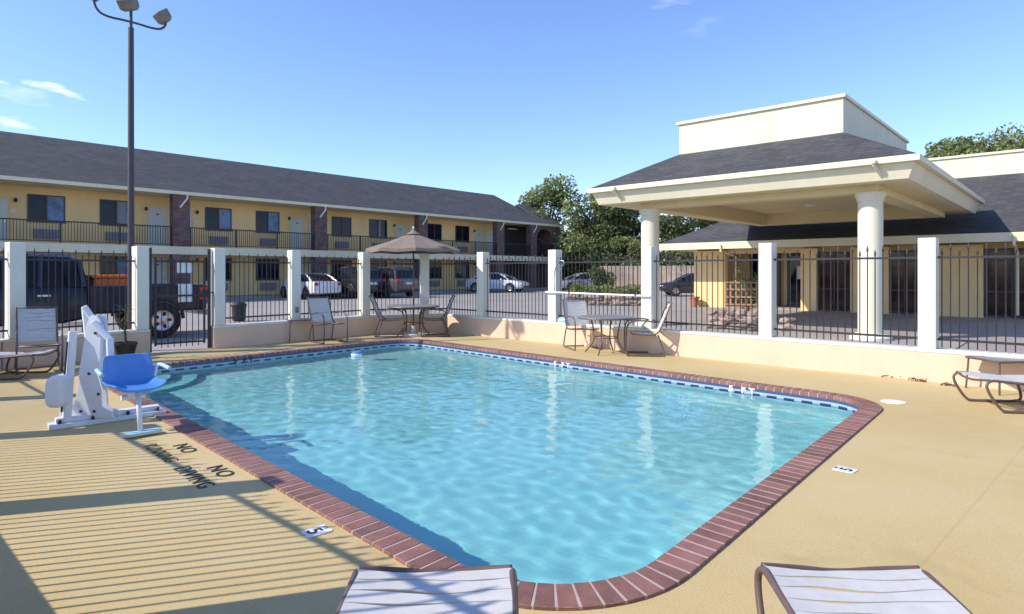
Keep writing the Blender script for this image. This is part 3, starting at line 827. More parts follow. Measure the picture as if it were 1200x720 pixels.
lb('door_poster', M['plate'], -9.2, -8.85, 28.38, 28.39, 1.2, 1.75)
# fascia / eave / roof
ev, we = -13.7, 24.6; VE = 16.0
def frame_ring(name, m, v0, v1, w0, w1, th, z0, z1):
    mb = MB()
    mb.bx(LX(v0), LX(v1), w0 - W0, w0 + th - W0, z0, z1); mb.bx(LX(v0), LX(v0) + th, w0 + th - W0, w1 - W0, z0, z1)
    return mb.build(name, m, lob)
frame_ring('fascia', M['cream'], ev, VE, we, 42, .06, 2.44, 2.72)
MB().bx(LX(ev) + .07, LX(-12.82), we + .07 - W0, 42 - W0, 2.50, 2.53).bx(LX(-12.82), LX(VE), we + .07 - W0, LW - .003 - W0, 2.50, 2.53).build('soffit', M['cream'], lob)
j = 4.76; zr = 2.72 + .5 * j
mb = MB()
e = [(LX(ev), we - W0, 2.725), (LX(VE), we - W0, 2.725), (LX(VE), we + j - W0, zr), (LX(ev + j), we + j - W0, zr)]
mb.poly(e); mb.poly([(LX(ev), we - W0, 2.725), (LX(ev + j), we + j - W0, zr), (LX(ev + j), 38 - W0, zr), (LX(ev), 38 + j - W0, 2.725)])
o = mb.build('roof', M['shingle'], lob); sm = o.modifiers.new('thick', 'SOLIDIFY'); sm.thickness = .06; sm.offset = -1
lb('parapet', M['creamlight'], ev + j - .02, VE, we + j - .03, 40, zr - .3, 5.86)
lb('parapet_cap', M['cream'], ev + j - .08, VE, we + j - .09, 40.06, 5.862, 5.95)
for v in (-10.9, -1.6):
    MB().tube([(LX(v), we - .05 - W0, 2.6), (LX(v), we - .03 - W0, 2.35), (LX(v), LW - .06 - W0, 2.15), (LX(v), LW - .06 - W0, .1)], .04, 8).build('downspout', M['cream'], lob)
# side hips shingle closing: dark tall planter/pot at pier
# ------------------------------------------------------------------ entrance canopy
cv0, cv1, cw0, cw1 = -10.5, -2.45, 14.8, 25.9
ZS, ZF = 3.42, 3.86
vL, vR, wC = -9.07, -3.54, 15.8
can = thing('entrance_canopy', 'large drive-through canopy with round cream columns, shingle skirt and parapet', 'canopy', P((cv0 + cv1) / 2, wC), SITE)
vc = (cv0 + cv1) / 2
def cbx(name, m, v0, v1, w0, w1, z0, z1, bevel=0, par=None): return MB().bx(v0 - vc, v1 - vc, w0 - wC, w1 - wC, z0, z1).build(name, m, par or can, bevel=bevel)
# stepped fascia: gutter above, board set back below
def ringbox(name, m, o, th, z0, z1, bevel=0):
    a, b, c, d = cv0 + o - vc, cv1 - o - vc, cw0 + o - wC, cw1 - o - wC
    mb = MB(); mb.bx(a, b, c, c + th, z0, z1); mb.bx(a, b, d - th, d, z0, z1); mb.bx(a, a + th, c + th, d - th, z0, z1); mb.bx(b - th, b, c + th, d - th, z0, z1)
    return mb.build(name, m, can, bevel=bevel)
ringbox('gutter', M['cream'], -.02, .12, 3.74, 3.87, .01)
# sloped lower fascia boards
mb = MB()
def rr_(o, z): return [(cv0 + o - vc, cw0 + o - wC, z), (cv1 - o - vc, cw0 + o - wC, z), (cv1 - o - vc, cw1 - o - wC, z), (cv0 + o - vc, cw1 - o - wC, z)]
rings = [rr_(.10, 3.75), rr_(.10, 3.68), rr_(.12, 3.66), rr_(.22, ZS), rr_(.40, ZS)]
RR = [[mb.bm.verts.new(p) for p in r] for r in rings]
for Aa, Bb in zip(RR, RR[1:]):
    for q in range(4): mb.bm.faces.new((Aa[q], Aa[(q + 1) % 4], Bb[(q + 1) % 4], Bb[q]))
mb.build('fascia', M['cream'], can)
# soffit ring, beams and inner ceiling
BW = .42; wB = 24.2
so = MB(); a, b, c, d = cv0 + .40 - vc, cv1 - .40 - vc, cw0 + .40 - wC, cw1 - .40 - wC
i0, i1, i2, i3 = vL - BW / 2 - vc, vR + BW / 2 - vc, -BW / 2, wB + BW / 2 - wC
so.bx(a, b, c, i2, ZS, ZS + .03); so.bx(a, b, i3, d, ZS, ZS + .03); so.bx(a, i0, i2, i3, ZS, ZS + .03); so.bx(i1, b, i2, i3, ZS, ZS + .03)
so.build('soffit', M['soffit'], can)
for (x0, x1, y0, y1) in ((i0, i1, i2, i2 + BW), (i0, i1, i3 - BW, i3), (i0, i0 + BW, i2 + BW, i3 - BW), (i1 - BW, i1, i2 + BW, i3 - BW)):
    MB().bx(x0, x1, y0, y1, 3.26, 3.70).build('beam', M['soffit'], can)
MB().bx(i0 + BW, i1 - BW, i2 + BW, i3 - BW, 3.66, 3.69).build('ceiling', M['soffit'], can)
for (x, y) in ((0, 2.6), (0, 5.6)): MB().lathe([(.17, 3.60), (.2, 3.63), (.2, 3.658)], 16, (x, y, 0)).build('ceiling_light', M['ivory'], can)
# columns
def rcol(v, w):
    o = MB().lathe([(.25, .10), (.25, 3.06), (.27, 3.08), (.27, 3.12), (.31, 3.2), (.31, 3.258)], 32, (v - vc, w - wC, 0)).build('round_column', M['creamlight'], can, smooth=True, auto=True)
    MB().lathe([(.42, -.02), (.42, .06), (.30, .14), (.27, .14)], 32, (v - vc, w - wC, 0)).build('column_base', M['white'], o, smooth=True, auto=True)
for v in (vL, vR):
    rcol(v, wC)
# shingle skirt and parapet
ii = 1.88; zp_ = 4.88
mb = MB(); o_ = rr_(.02, 3.875); i_ = rr_(ii, zp_)
RR = [[mb.bm.verts.new(p) for p in r] for r in (o_, i_)]
for q in range(4): mb.bm.faces.new((RR[0][q], RR[0][(q + 1) % 4], RR[1][(q + 1) % 4], RR[1][q]))
o = mb.build('roof', M['shingle'], can); sm = o.modifiers.new('thick', 'SOLIDIFY'); sm.thickness = .05; sm.offset = -1
cbx('parapet', M['creamlight'], cv0 + ii - .01, cv1 - ii + .01, cw0 + ii - .01, cw1 - ii + .01, zp_ - .12, 5.72)
cbx('parapet_cap', M['cream'], cv0 + ii - .07, cv1 - ii + .07, cw0 + ii - .07, cw1 - ii + .07, 5.722, 5.80)
for v in (-9.6, -3.25):
    MB().tube([(v - vc, cw0 - .06 - wC, 3.80), (v - vc, cw0 - .02 - wC, 3.72), (v + .1 - vc, cw0 + .2 - wC, 3.5)], .035, 8).lathe([(.055, -.04), (.055, .05)], 10, (v - vc, cw0 - .07 - wC, 3.8), 'Y').build('downspout', M['cream'], can)
# kerb island between columns
o = MB().bx(-4.6, 4.6, -1.15, 1.15, -.03, .0).build('pavement', M['concrete'], None, loc=P(vc, wC), rotz=SITE); struct(o)

# ------------------------------------------------------------------ patio furniture
TR = .0135
def strap_surface(mb, pts, w, n, gap=.006, th=.004):
    """wide flexible straps laid across a profile given as (y,z) points"""
    P_ = [Vector((0, y, z)) for y, z in pts]
    L = [0]
    for a, b in zip(P_, P_[1:]): L.append(L[-1] + (b - a).length)
    def at(s):
        s = max(0, min(L[-1] - 1e-6, s))
        for i in range(len(P_) - 1):
            if s <= L[i + 1]: return P_[i].lerp(P_[i + 1], (s - L[i]) / (L[i + 1] - L[i]))
        return P_[-1]
    sw = L[-1] / n
    for i in range(n):
        s0, s1 = i * sw + gap * .3, (i + 1) * sw - gap * .3; rings = []; og = random.choice((.005, .011, .017, .022)) if gap < .005 else .004; ox = random.uniform(-1.2, 1.2)
        for kx in range(9):
            x = -w / 2 + w * kx / 8; f = 1 - (2 * kx / 8 - 1) ** 2
            sag = .014 * f; wv = .011 * math.sin(i * 2.1 + kx * .8) * f
            wn = .011 * math.sin((i + 1) * 2.1 + kx * .8) * f; a, b = at(s0 + wv), at(s1 + wn - og * f * (.6 + .4 * math.sin(kx * .9 + ox)))
            nrm = (b - a).cross(Vector((1, 0, 0))).normalized()
            if nrm.z < 0 and abs(nrm.z) > .3: nrm = -nrm
            o = Vector((x, 0, 0)) - nrm * sag
            rings.append([a + o, b + o, b + o - nrm * th, a + o - nrm * th])
        mb.loft(rings)
    return mb
def make_armchair(name, label, group):
    t = thing(name, label, 'armchair', group=group)
    W = .54
    for s in (-1, 1):
        x = s * W / 2
        side = smoothpath([(x, .34, .02), (x, .36, .40), (x, .32, .62), (x, .05, .645), (x, -.2, .60)], 3)     # front leg + arm
        mb = MB().tube(side, TR, 8)
        back = smoothpath([(x * .93, .25, .40), (x * .93, -.12, .37), (x * .93, -.24, .45), (x * .93, -.42, .93), (x * .93, -.45, .95)], 3)
        mb.tube(back, TR, 8)
        sled = smoothpath([(x, .34, .02), (x, .30, .015), (x, -.28, .015), (x, -.33, .03), (x * .95, -.2, .39)], 3)
        mb.tube(sled, TR, 8)
        mb.build('side_frame', M['tube'], t, smooth=True)
    for (y, z) in ((-.44, .945), (.25, .395), (-.3, .02), (-.15, .375)):
        MB().tube([(-W / 2 * .93, y, z), (W / 2 * .93, y, z)], TR * .85, 8).build('crossbar', M['tube'], t, smooth=True)
    strap_surface(MB(), [(.26, .41), (.08, .39), (-.14, .385)], W * .93, 5).build('seat', M['strap'], t, smooth=True, auto=True)
    strap_surface(MB(), [(-.225, .43), (-.33, .68), (-.435, .93)], W * .93, 8).build('backrest', M['strap'], t, smooth=True, auto=True)
    return t
def make_chaise(name, label, group):
    """foot end at +y; local origin under the foot end"""
    t = thing(name, label, 'sun lounger', group=group)
    W = .60
    for s in (-1, 1):
        x = s * W / 2
        rail = smoothpath([(x, -1.95, .62), (x, -1.88, .60), (x, -1.25, .335), (x, -1.1, .315), (x, -.45, .30), (x, -.12, .335), (x, .0, .345), (x * 1.03, .05, .27), (x * 1.05, -.10, .03), (x * 1.04, -.18, .015), (x, -.62, .015), (x, -.70, .05), (x, -.62, .30)], 3)
        MB().tube(rail, TR * 1.1, 8).build('side_frame', M['tube'], t, smooth=True)
        leg = smoothpath([(x, -1.0, .31), (x, -1.12, .05), (x, -1.18, .015), (x, -1.6, .015), (x, -1.66, .05), (x, -1.45, .40)], 3)
        MB().tube(leg, TR * 1.1, 8).build('leg', M['tube'], t, smooth=True)
    MB().tube(smoothpath([(-W / 2, .0, .345), (-W / 4, .03, .325), (0, .03, .31), (W / 4, .03, .325), (W / 2, .0, .345)], 2), TR, 8).build('crossbar', M['tube'], t, smooth=True)
    for (y, z) in ((-.62, .03), (-1.6, .03), (-1.95, .62), (-1.15, .315)):
        MB().tube([(-W / 2, y, z), (W / 2, y, z)], TR, 8).build('crossbar', M['tube'], t, smooth=True)
    strap_surface(MB(), [(-.012, .352), (-.12, .347), (-.45, .318), (-1.1, .33)], W * .99, 15, gap=.0035).build('seat', M['strap'], t, smooth=True, auto=True)
    strap_surface(MB(), [(-1.2, .345), (-1.88, .615)], W * .99, 10, gap=.0035).build('backrest', M['strap'], t, smooth=True, auto=True)
    return t
def face(dx, dy): return math.atan2(dy, dx) - PI / 2      # rotation so that local +y looks along (dx,dy)
AG = 'strap armchairs round the pool'
arm0 = make_armchair('patio_armchair', 'strap armchair at the far left, back against the low wall behind a lounger', AG)
arm0.location = gp(45, 435); arm0.rotation_euler = (0, 0, face(.64, -.77))
def chair(px, py, dx, dy, lab): return dup(arm0, gp(px, py), face(dx, dy), lab)
chair(384, 401, .7, -.7, 'strap armchair beside the small square side table, facing the pool')
chair(457, 394.2, .98, .05, 'strap armchair on the left side of the umbrella table')
chair(510, 394, -.98, -.2, 'strap armchair on the right side of the umbrella table')
chair(682, 408.5, .25, -.95, 'strap armchair behind the round table without umbrella, facing the pool')
chair(756, 416, -.97, .12, 'strap armchair right of the round table without umbrella, seen from its side')
CG = 'strap sun loungers on the deck'
ch0 = make_chaise('sun_lounger', 'strap sun lounger whose foot end shows at the bottom middle, crossed by shadows', CG)
ch0.location = (-.30, 2.46, 0); ch0.rotation_euler = (0, 0, R(1))
dup(ch0, (1.285, 2.47, 0), R(-2.5), 'strap sun lounger in full sun at the bottom right corner of the deck')
dup(ch0, (5.12, 7.02, 0), face(-1, .12), 'strap sun lounger by the right-hand wall, cut by the right edge')
dup(ch0, gp(52, 441), face(.95, .12), 'strap sun lounger at the left edge in front of the armchair')
def side_table(loc, rot, lab, w=.45, h=.42):
    t = thing('side_table', lab, 'side table', loc, rot, 'small side tables with tube legs')
    MB().box((0, 0, h), (w, w, .02)).build('table_top', M['tabletop'], t, bevel=.008)
    MB().tube([(-w / 2, -w / 2, h), (w / 2, -w / 2, h), (w / 2, w / 2, h), (-w / 2, w / 2, h)], .014, 6, closed=True).build('rim', M['tube'], t)
    for sx in (-1, 1):
        for sy in (-1, 1): MB().tube([(sx * w * .46, sy * w * .46, h), (sx * w * .5, sy * w * .5, 0)], .012, 6).build('leg', M['tube'], t)
side_table(gp(351, 399.5), .5, 'small square side table left of the lone armchair by the back wall', .5, .46)
side_table(Vector((6.15, 7.95, 0)), .1, 'small square side table behind the lounger at the right edge', .5, .40)
def round_table(loc, r, h, lab, rot=0, hub=True):
    t = thing('round_table', lab, 'table', loc, rot, 'round patio tables')
    MB().lathe([(r - .02, h - .022), (r, h - .015), (r, h), (r - .015, h + .004)], 40).build('table_top', M['tabletop'], t)
    MB().tube([(math.cos(a) * (r - .01), math.sin(a) * (r - .01), h - .02) for a in [i * 2 * PI / 40 for i in range(40)]], .016, 6, closed=True).build('rim', M['tube'], t)
    for i in range(4):
        a = PI / 4 + i * PI / 2; c, s = math.cos(a), math.sin(a)
        MB().tube(smoothpath([(c * r * .55, s * r * .55, h - .03), (c * r * .45, s * r * .45, h * .6), (c * r * .42, s * r * .42, .22), (c * r * .78, s * r * .78, .012)], 3), .014, 8).build('leg', M['tube'], t, smooth=True)
    MB().tube([(math.cos(a) * r * .43, math.sin(a) * r * .43, .30) for a in [i * 2 * PI / 24 for i in range(24)]], .010, 6, closed=True).build('brace_ring', M['tube'], t)
    return t
ut = gp(484.5, 393.8)
round_table(ut, .60, .71, 'round patio table under the taupe umbrella')
round_table(gp(710, 414.5), .52, .68, 'round patio table without an umbrella by the right-hand wall', .3)
um = thing('patio_umbrella', 'open taupe patio umbrella standing through the round table', 'umbrella', ut, .2)
MB().lathe([(.24, 0), (.25, .05), (.2, .07), (.05, .09), (.04, .25)], 24).build('base', M['white'], um, smooth=True, auto=True)
MB().tube([(0, 0, .05), (0, 0, 2.44)], .019, 10).build('pole', M['tube'], um, smooth=True)
mb = MB(); NR = 8; RU = 1.10; prof = [(0.05, 2.40), (.25, 2.335), (.6, 2.20), (.95, 2.09), (RU, 2.035), (RU, 1.965)]
rings = []
for r, z in prof:
    ring = []
    for k_ in range(NR * 4):
        a = 2 * PI * k_ / (NR * 4); fr = (k_ % 4) / 4; dd = abs(fr - .5) * 2     # 1 at the ribs
        rad = r * (math.cos(PI / NR) / math.cos((fr - .5) * 2 * PI / NR)) if r > .1 else r
        ring.append(mb.bm.verts.new((rad * math.cos(a), rad * math.sin(a), z - .025 * (1 - dd) * (r / RU))))
    rings.append(ring)
for Aa, Bb in zip(rings, rings[1:]):
    n = len(Aa)
    for k_ in range(n): mb.bm.faces.new((Aa[k_], Aa[(k_ + 1) % n], Bb[(k_ + 1) % n], Bb[k_]))
cn = mb.build('canopy', M['canvas'], um); sm = cn.modifiers.new('s', 'SOLIDIFY'); sm.thickness = .006
mb = MB().lathe([(.03, 2.38), (.17, 2.385), (.05, 2.47), (.02, 2.50)], 16); mb.build('vent', M['canvas'], um)
MB().lathe([(.01, 2.50), (.025, 2.53), (.02, 2.56), (.002, 2.58)], 10).build('finial', M['ivory'], um)
for i in range(NR):
    a = 2 * PI * i / NR
    MB().tube([(0.02 * math.cos(a), .02 * math.sin(a), 2.36), (RU * .97 * math.cos(a), RU * .97 * math.sin(a), 2.0)], .008, 5).build('rib', M['tube'], um)

# ------------------------------------------------------------------ pool lift (local x towards pool, y away from camera)
lf = thing('pool_lift', 'white pool lift with a blue moulded seat at the left end of the pool', 'pool lift', Vector((-4.42, 6.02, 0)), math.atan2(PB.y, PB.x))
mb = MB().bx(0, 1.0, -.09, .09, .0, .05).bx(.05, .95, -.05, .05, .05, .10)
base = mb.build('base', M['lift'], lf, bevel=.01)
for x in (.08, .35, .65, .92):
    for y in (-.065, .065): MB().lathe([(.016, .05), (.016, .075), (.006, .09)], 8, (x, y, 0)).build('bolt', M['black'], base)
def rotz(a): return Matrix.Rotation(a, 4, 'Z')
PL = Matrix.Translation((.36, 0, 0)) @ rotz(R(-42))         # plates seen broad from the pool side
mast = [(-.29, .06), (-.29, .14), (-.18, .155), (-.13, .27), (-.095, .56), (-.045, .86), (-.02, 1.0), (.015, 1.07), (.075, 1.07), (.11, 1.02), (.115, .86), (.10, .56), (.11, .35), (.12, .17), (.22, .12), (.24, .06)]
for yo in (-.048, .048):
    MB().plate(mast, .02, PL @ Matrix.Translation((0, yo, 0))).build('mast_plate', M['lift'], lf, bevel=.006)
MB().plate([(-.07, .45), (-.01, .98), (.09, .98), (.08, .40), (.07, .34), (.04, .42), (-.02, .42)], .075, PL).build('mast_core', M['lift'], lf, bevel=.01)
for (x, z) in ((.045, 1.0), (.06, .9), (.0, .5), (-.2, .11), (-.08, .13), (.05, .13), (.09, .3)):
    MB().lathe([(.014, -.095), (.014, -.085)], 10, PL @ Vector((x, 0, z)), 'Z').build('bolt', M['black'], lf) if False else MB().box(PL @ Vector((x, -.062, z)), (.022, .012, .022), PL.to_3x3().to_4x4()).build('bolt', M['black'], lf)
# lifting arms
def bar(p, q, w, d, name, m, par):
    p, q = Vector(p), Vector(q); t = (q - p); L = t.length; z = t.normalized(); x = z.cross(Vector((0, 1, 0))).normalized(); y = z.cross(x)
    mt = Matrix((x, y, z)).transposed().to_4x4(); mt.translation = (p + q) / 2
    mb = MB(); mb.box((0, 0, 0), (w, d, L + w * .6))
    for v in mb.bm.verts: v.co = mt @ v.co
    return mb.build(name, m, par, bevel=.012)
def Q(x, y, z): return PL @ Vector((x, y, z))
bar(Q(-.08, .0, 1.14), Q(.05, .0, .96), .06, .07, 'lift_arm', M['lift'], lf)
bar(Q(-.08, .0, 1.14), Q(-.045, .0, .82), .055, .06, 'lift_arm', M['lift'], lf)
bar(Q(.06, -.085, 1.0), Q(.215, -.085, .84), .06, .05, 'lift_arm', M['lift'], lf)
bar(Q(.215, -.085, .84), Q(.25, -.12, .52), .06, .05, 'lift_arm', M['lift'], lf)
bar(Q(.25, -.12, .52), Q(.52, -.2, .36), .05, .05, 'lift_arm', M['lift'], lf)
# left post with actuator and battery pod
bar((.14, -.02, .08), (.20, .05, .90), .07, .07, 'actuator_post', M['lift'], lf)
bar((.095, -.055, .16), (.15, .0, .82), .018, .018, 'cable', M['black'], lf)
pts = [(x, z) for x, z in arc(-.12, .34, .1, PI, 1.5 * PI, 5)[:0] + [(-.10, .20), (-.07, .15), (.04, .15), (.06, .2), (.06, .42), (.02, .46), (-.04, .46), (-.10, .40)]]
MB().plate(pts, .16, Matrix.Translation((.085, -.05, .06)) @ rotz(R(-42))).build('battery_pod', M['lift'], lf, smooth=False, bevel=.03)
# seat assembly (frame: sx right, faces +a)
SP = Vector((-3.545, 5.92, 0)); inv = Matrix.Rotation(-math.atan2(PB.y, PB.x), 4, 'Z') @ Matrix.Translation(-Vector(lf.location))
sa = face(.72, -.69)
SM_ = inv @ Matrix.Translation(SP) @ rotz(sa)        # local +y = direction the sitter faces
def sp(x, y, z): return SM_ @ Vector((x, y, z))
prof = [(-.25, .71), (-.24, .69), (-.215, .59), (-.19, .48), (-.15, .44), (-.05, .425), (.10, .435), (.20, .445), (.245, .42)]
rings = []
for i, (y, z) in enumerate(prof):
    hw = [.18, .20, .21, .215, .22, .225, .225, .22, .20][i]; ring = []
    nrmv = Vector((0, 0, 1))
    for k_ in range(9):
        u = k_ / 4 - 1
        curl = .055 * abs(u) ** 4
        if i < 4: ring.append(sp(hw * u, y + curl, z))
        else: ring.append(sp(hw * u, y, z + curl))
    rings.append(ring)
mb = MB(); RR = [[mb.bm.verts.new(p) for p in r] for r in rings]
for Aa, Bb in zip(RR, RR[1:]):
    for k_ in range(8): mb.bm.faces.new((Aa[k_], Aa[k_ + 1], Bb[k_ + 1], Bb[k_]))
so_ = mb.build('seat', M['blue'], lf, smooth=True)
m1 = so_.modifiers.new('s', 'SOLIDIFY'); m1.thickness = .022; m2 = so_.modifiers.new('ss', 'SUBSURF'); m2.levels = 2; m2.render_levels = 2
for s in (-1, 1):
    mb = MB().tube(smoothpath([sp(s * .225, -.2, .56), sp(s * .27, -.16, .60), sp(s * .28, .10, .575)]), .02, 8); mb.build('armrest', M['paleblue'], lf, smooth=True)
    MB().tube([sp(s * .21, -.16, .42), sp(s * .25, -.17, .58)], .014, 8).build('armrest_post', M['lift'], lf)
mb = MB(); mb.tube([sp(0, .0, .405), sp(0, -.02, .33)], .06, 12); mb.tube([sp(-.1, -.02, .33), sp(.1, -.02, .33)], .025, 8); mb.tube([sp(0, -.02, .33), sp(-.15, -.25, .38)], .03, 8)
mb.build('seat_mount', M['lift'], lf, smooth=True, auto=True)
MB().tube([sp(0, .12, .40), sp(0, .20, .04)], .022, 8).build('footrest_post', M['lift'], lf, smooth=True)
fr_ = MB(); fr_.box((0, .22, .035), (.32, .12, .02))
for v in fr_.bm.verts: v.co = SM_ @ v.co
fr_.build('footrest', M['paleblue'], lf, bevel=.006)

# ------------------------------------------------------------------ small things
pt = gp(147, 421); pt = Vector(((147.5 - 600) / F * 10.9, 10.9, 0))
t = thing('flower_pot', 'black tapered flower pot with one thin leafy stem below the gate column', 'plant pot', pt)
MB().lathe([(.11, 0), (.17, .24), (.18, .25), (.18, .29), (.155, .29), (.15, .25)], 20).build('pot', M['black'], t, smooth=True, auto=True)
MB().tube([(0, 0, .2), (-.02, .0, .55), (.0, .0, .95)], .02, 6, rs=[.03, .016, .008]).build('stem', M['bark'], t)
mb = MB()
for i in range(34):
    a = random.uniform(0, 2 * PI); l = random.uniform(.12, .3); b_ = Vector((0, 0, random.uniform(.45, .92)))
    dr = Vector((math.cos(a), math.sin(a), random.uniform(-.3, 1.0))).normalized(); sd = dr.cross(Vector((0, 0, 1))).normalized() * .012
    tip = b_ + dr * l; tip.z -= .05; md = b_ + dr * l * .5
    mb.poly([b_, md + sd, tip, md - sd])
mb.build('leaves', M['leafB'], t)
bp = gp(280, 376)
t = thing('waste_bin', 'small black waste bin standing on the lot behind the fence', 'bin', bp, .3)
MB().lathe([(.17, 0), (.19, .03), (.21, .44), (.22, .45)], 20).build('body', M['black'], t)
MB().lathe([(.235, .452), (.235, .49), (.16, .57), (.05, .60)], 20).build('lid', M['black'], t)
# skimmer lid on deck, two plain lids
o = MB().lathe([(.13, .001), (.13, .007), (.12, .009)], 28).build('skimmer_lid', M['skim'], None, loc=gp(1047, 471.5)); tag(o, 'round cream skimmer lid in the deck near the right pool corner', 'skimmer lid')
# floating dispenser
fp = gp(418, 417.5, WZ)
t = thing('chlorine_floater', 'small white and blue floating dispenser on the far end of the water', 'pool float', fp)
MB().lathe([(.03, -.12), (.06, -.1), (.06, -.005), (.10, .0), (.11, .03), (.10, .05)], 18).build('body', M['signwhite'], t, smooth=True, auto=True)
MB().lathe([(.085, .051), (.08, .085), (.03, .095)], 18).build('cap', M['blue'], t)
# curled weeds at the foot of the right wall
for i, (px, py, s, lab) in enumerate(((1046, 441.5, .14, 'largest dry weed loop at the foot of the peach wall, leftmost of three'), (1075, 445.5, .11, 'middle dry weed tuft at the foot of the peach wall'), (1113, 451, .10, 'dry weed tuft at the foot of the peach wall nearest the lounger'))):
    mb = MB(); p = gp(px, py + 1.5)
    for q in range(7):
        a = random.uniform(-.4, .4); x0 = random.uniform(-s, s); x1 = random.uniform(-s, s); h = random.uniform(.3, .8) * s * .45
        mb.tube(smoothpath([(x0, 0, 0), (x0 * .9, a * .05, h), (x1 * .8, -a * .1, h), (x1, -.03, 0)], 2), .005, 4)
    for q in range(20):
        c = Vector((random.uniform(-s, s), random.uniform(-.03, .03), random.uniform(0, .035))); d_ = Vector((random.uniform(-.03, .03), .01, random.uniform(.0, .03)))
        mb.poly([c, c + d_, c + Vector((.008, 0, .02))])
    o = mb.build('weed_tuft', M['dryleaf'], None, loc=p, rotz=angR); tag(o, lab, 'weed', 'dry weeds along the wall foot')

# ------------------------------------------------------------------ vehicles (x forward)
def wheel(par, x, y, r, w=.22):
    s = 1 if y > 0 else -1
    t = MB().lathe([(r * .62, -w / 2), (r * .93, -w / 2), (r, -w * .32), (r, w * .32), (r * .93, w / 2), (r * .62, w / 2)], 28, (x, y, r), 'Y', caps=False).build('tyre', M['rubber'], par, smooth=True, auto=True)
    rim = MB().lathe([(r * .63, -.01), (r * .6, w * .30), (r * .5, w * .22), (r * .15, w * .28), (r * .05, w * .34)], 24, (x, y, r), 'Y') if s > 0 else MB().lathe([(r * .63, .01), (r * .6, -w * .30), (r * .5, -w * .22), (r * .15, -w * .28), (r * .05, -w * .34)], 24, (x, y, r), 'Y')
    ro = rim.build('rim', M['chrome'], t, smooth=True, auto=True)
    mb = MB()
    for i in range(5):
        a = i * 2 * PI / 5 + .6
        mb.box(Vector((x + math.cos(a) * r * .36, y + s * w * .285, r + math.sin(a) * r * .36)), (r * .16, .012, r * .22), Matrix.Rotation(-a + PI / 2, 4, 'Y'))
    mb.build('rim_slot', M['rubber'], t)
def body_ring(x, zb, zt, hw):
    zm = zb + (zt - zb) * .35; zs_ = zb + (zt - zb) * .78
    half = [(hw * .84, zb), (hw * .97, zb + .06), (hw, zm), (hw * .985, zs_), (hw * .93, zt - .02), (hw * .80, zt)]
    return [(x, y, z) for y, z in half] + [(x, -y, z) for y, z in half[::-1]]
def gh_ring(x, zb, zt, hb, ht):
    half = [(hb, zb), (hb * .5 + ht * .5, (zb + zt) / 2), (ht, zt - .05), (ht * .82, zt)]
    return [(x, y, z) for y, z in half] + [(x, -y, z) for y, z in half[::-1]]
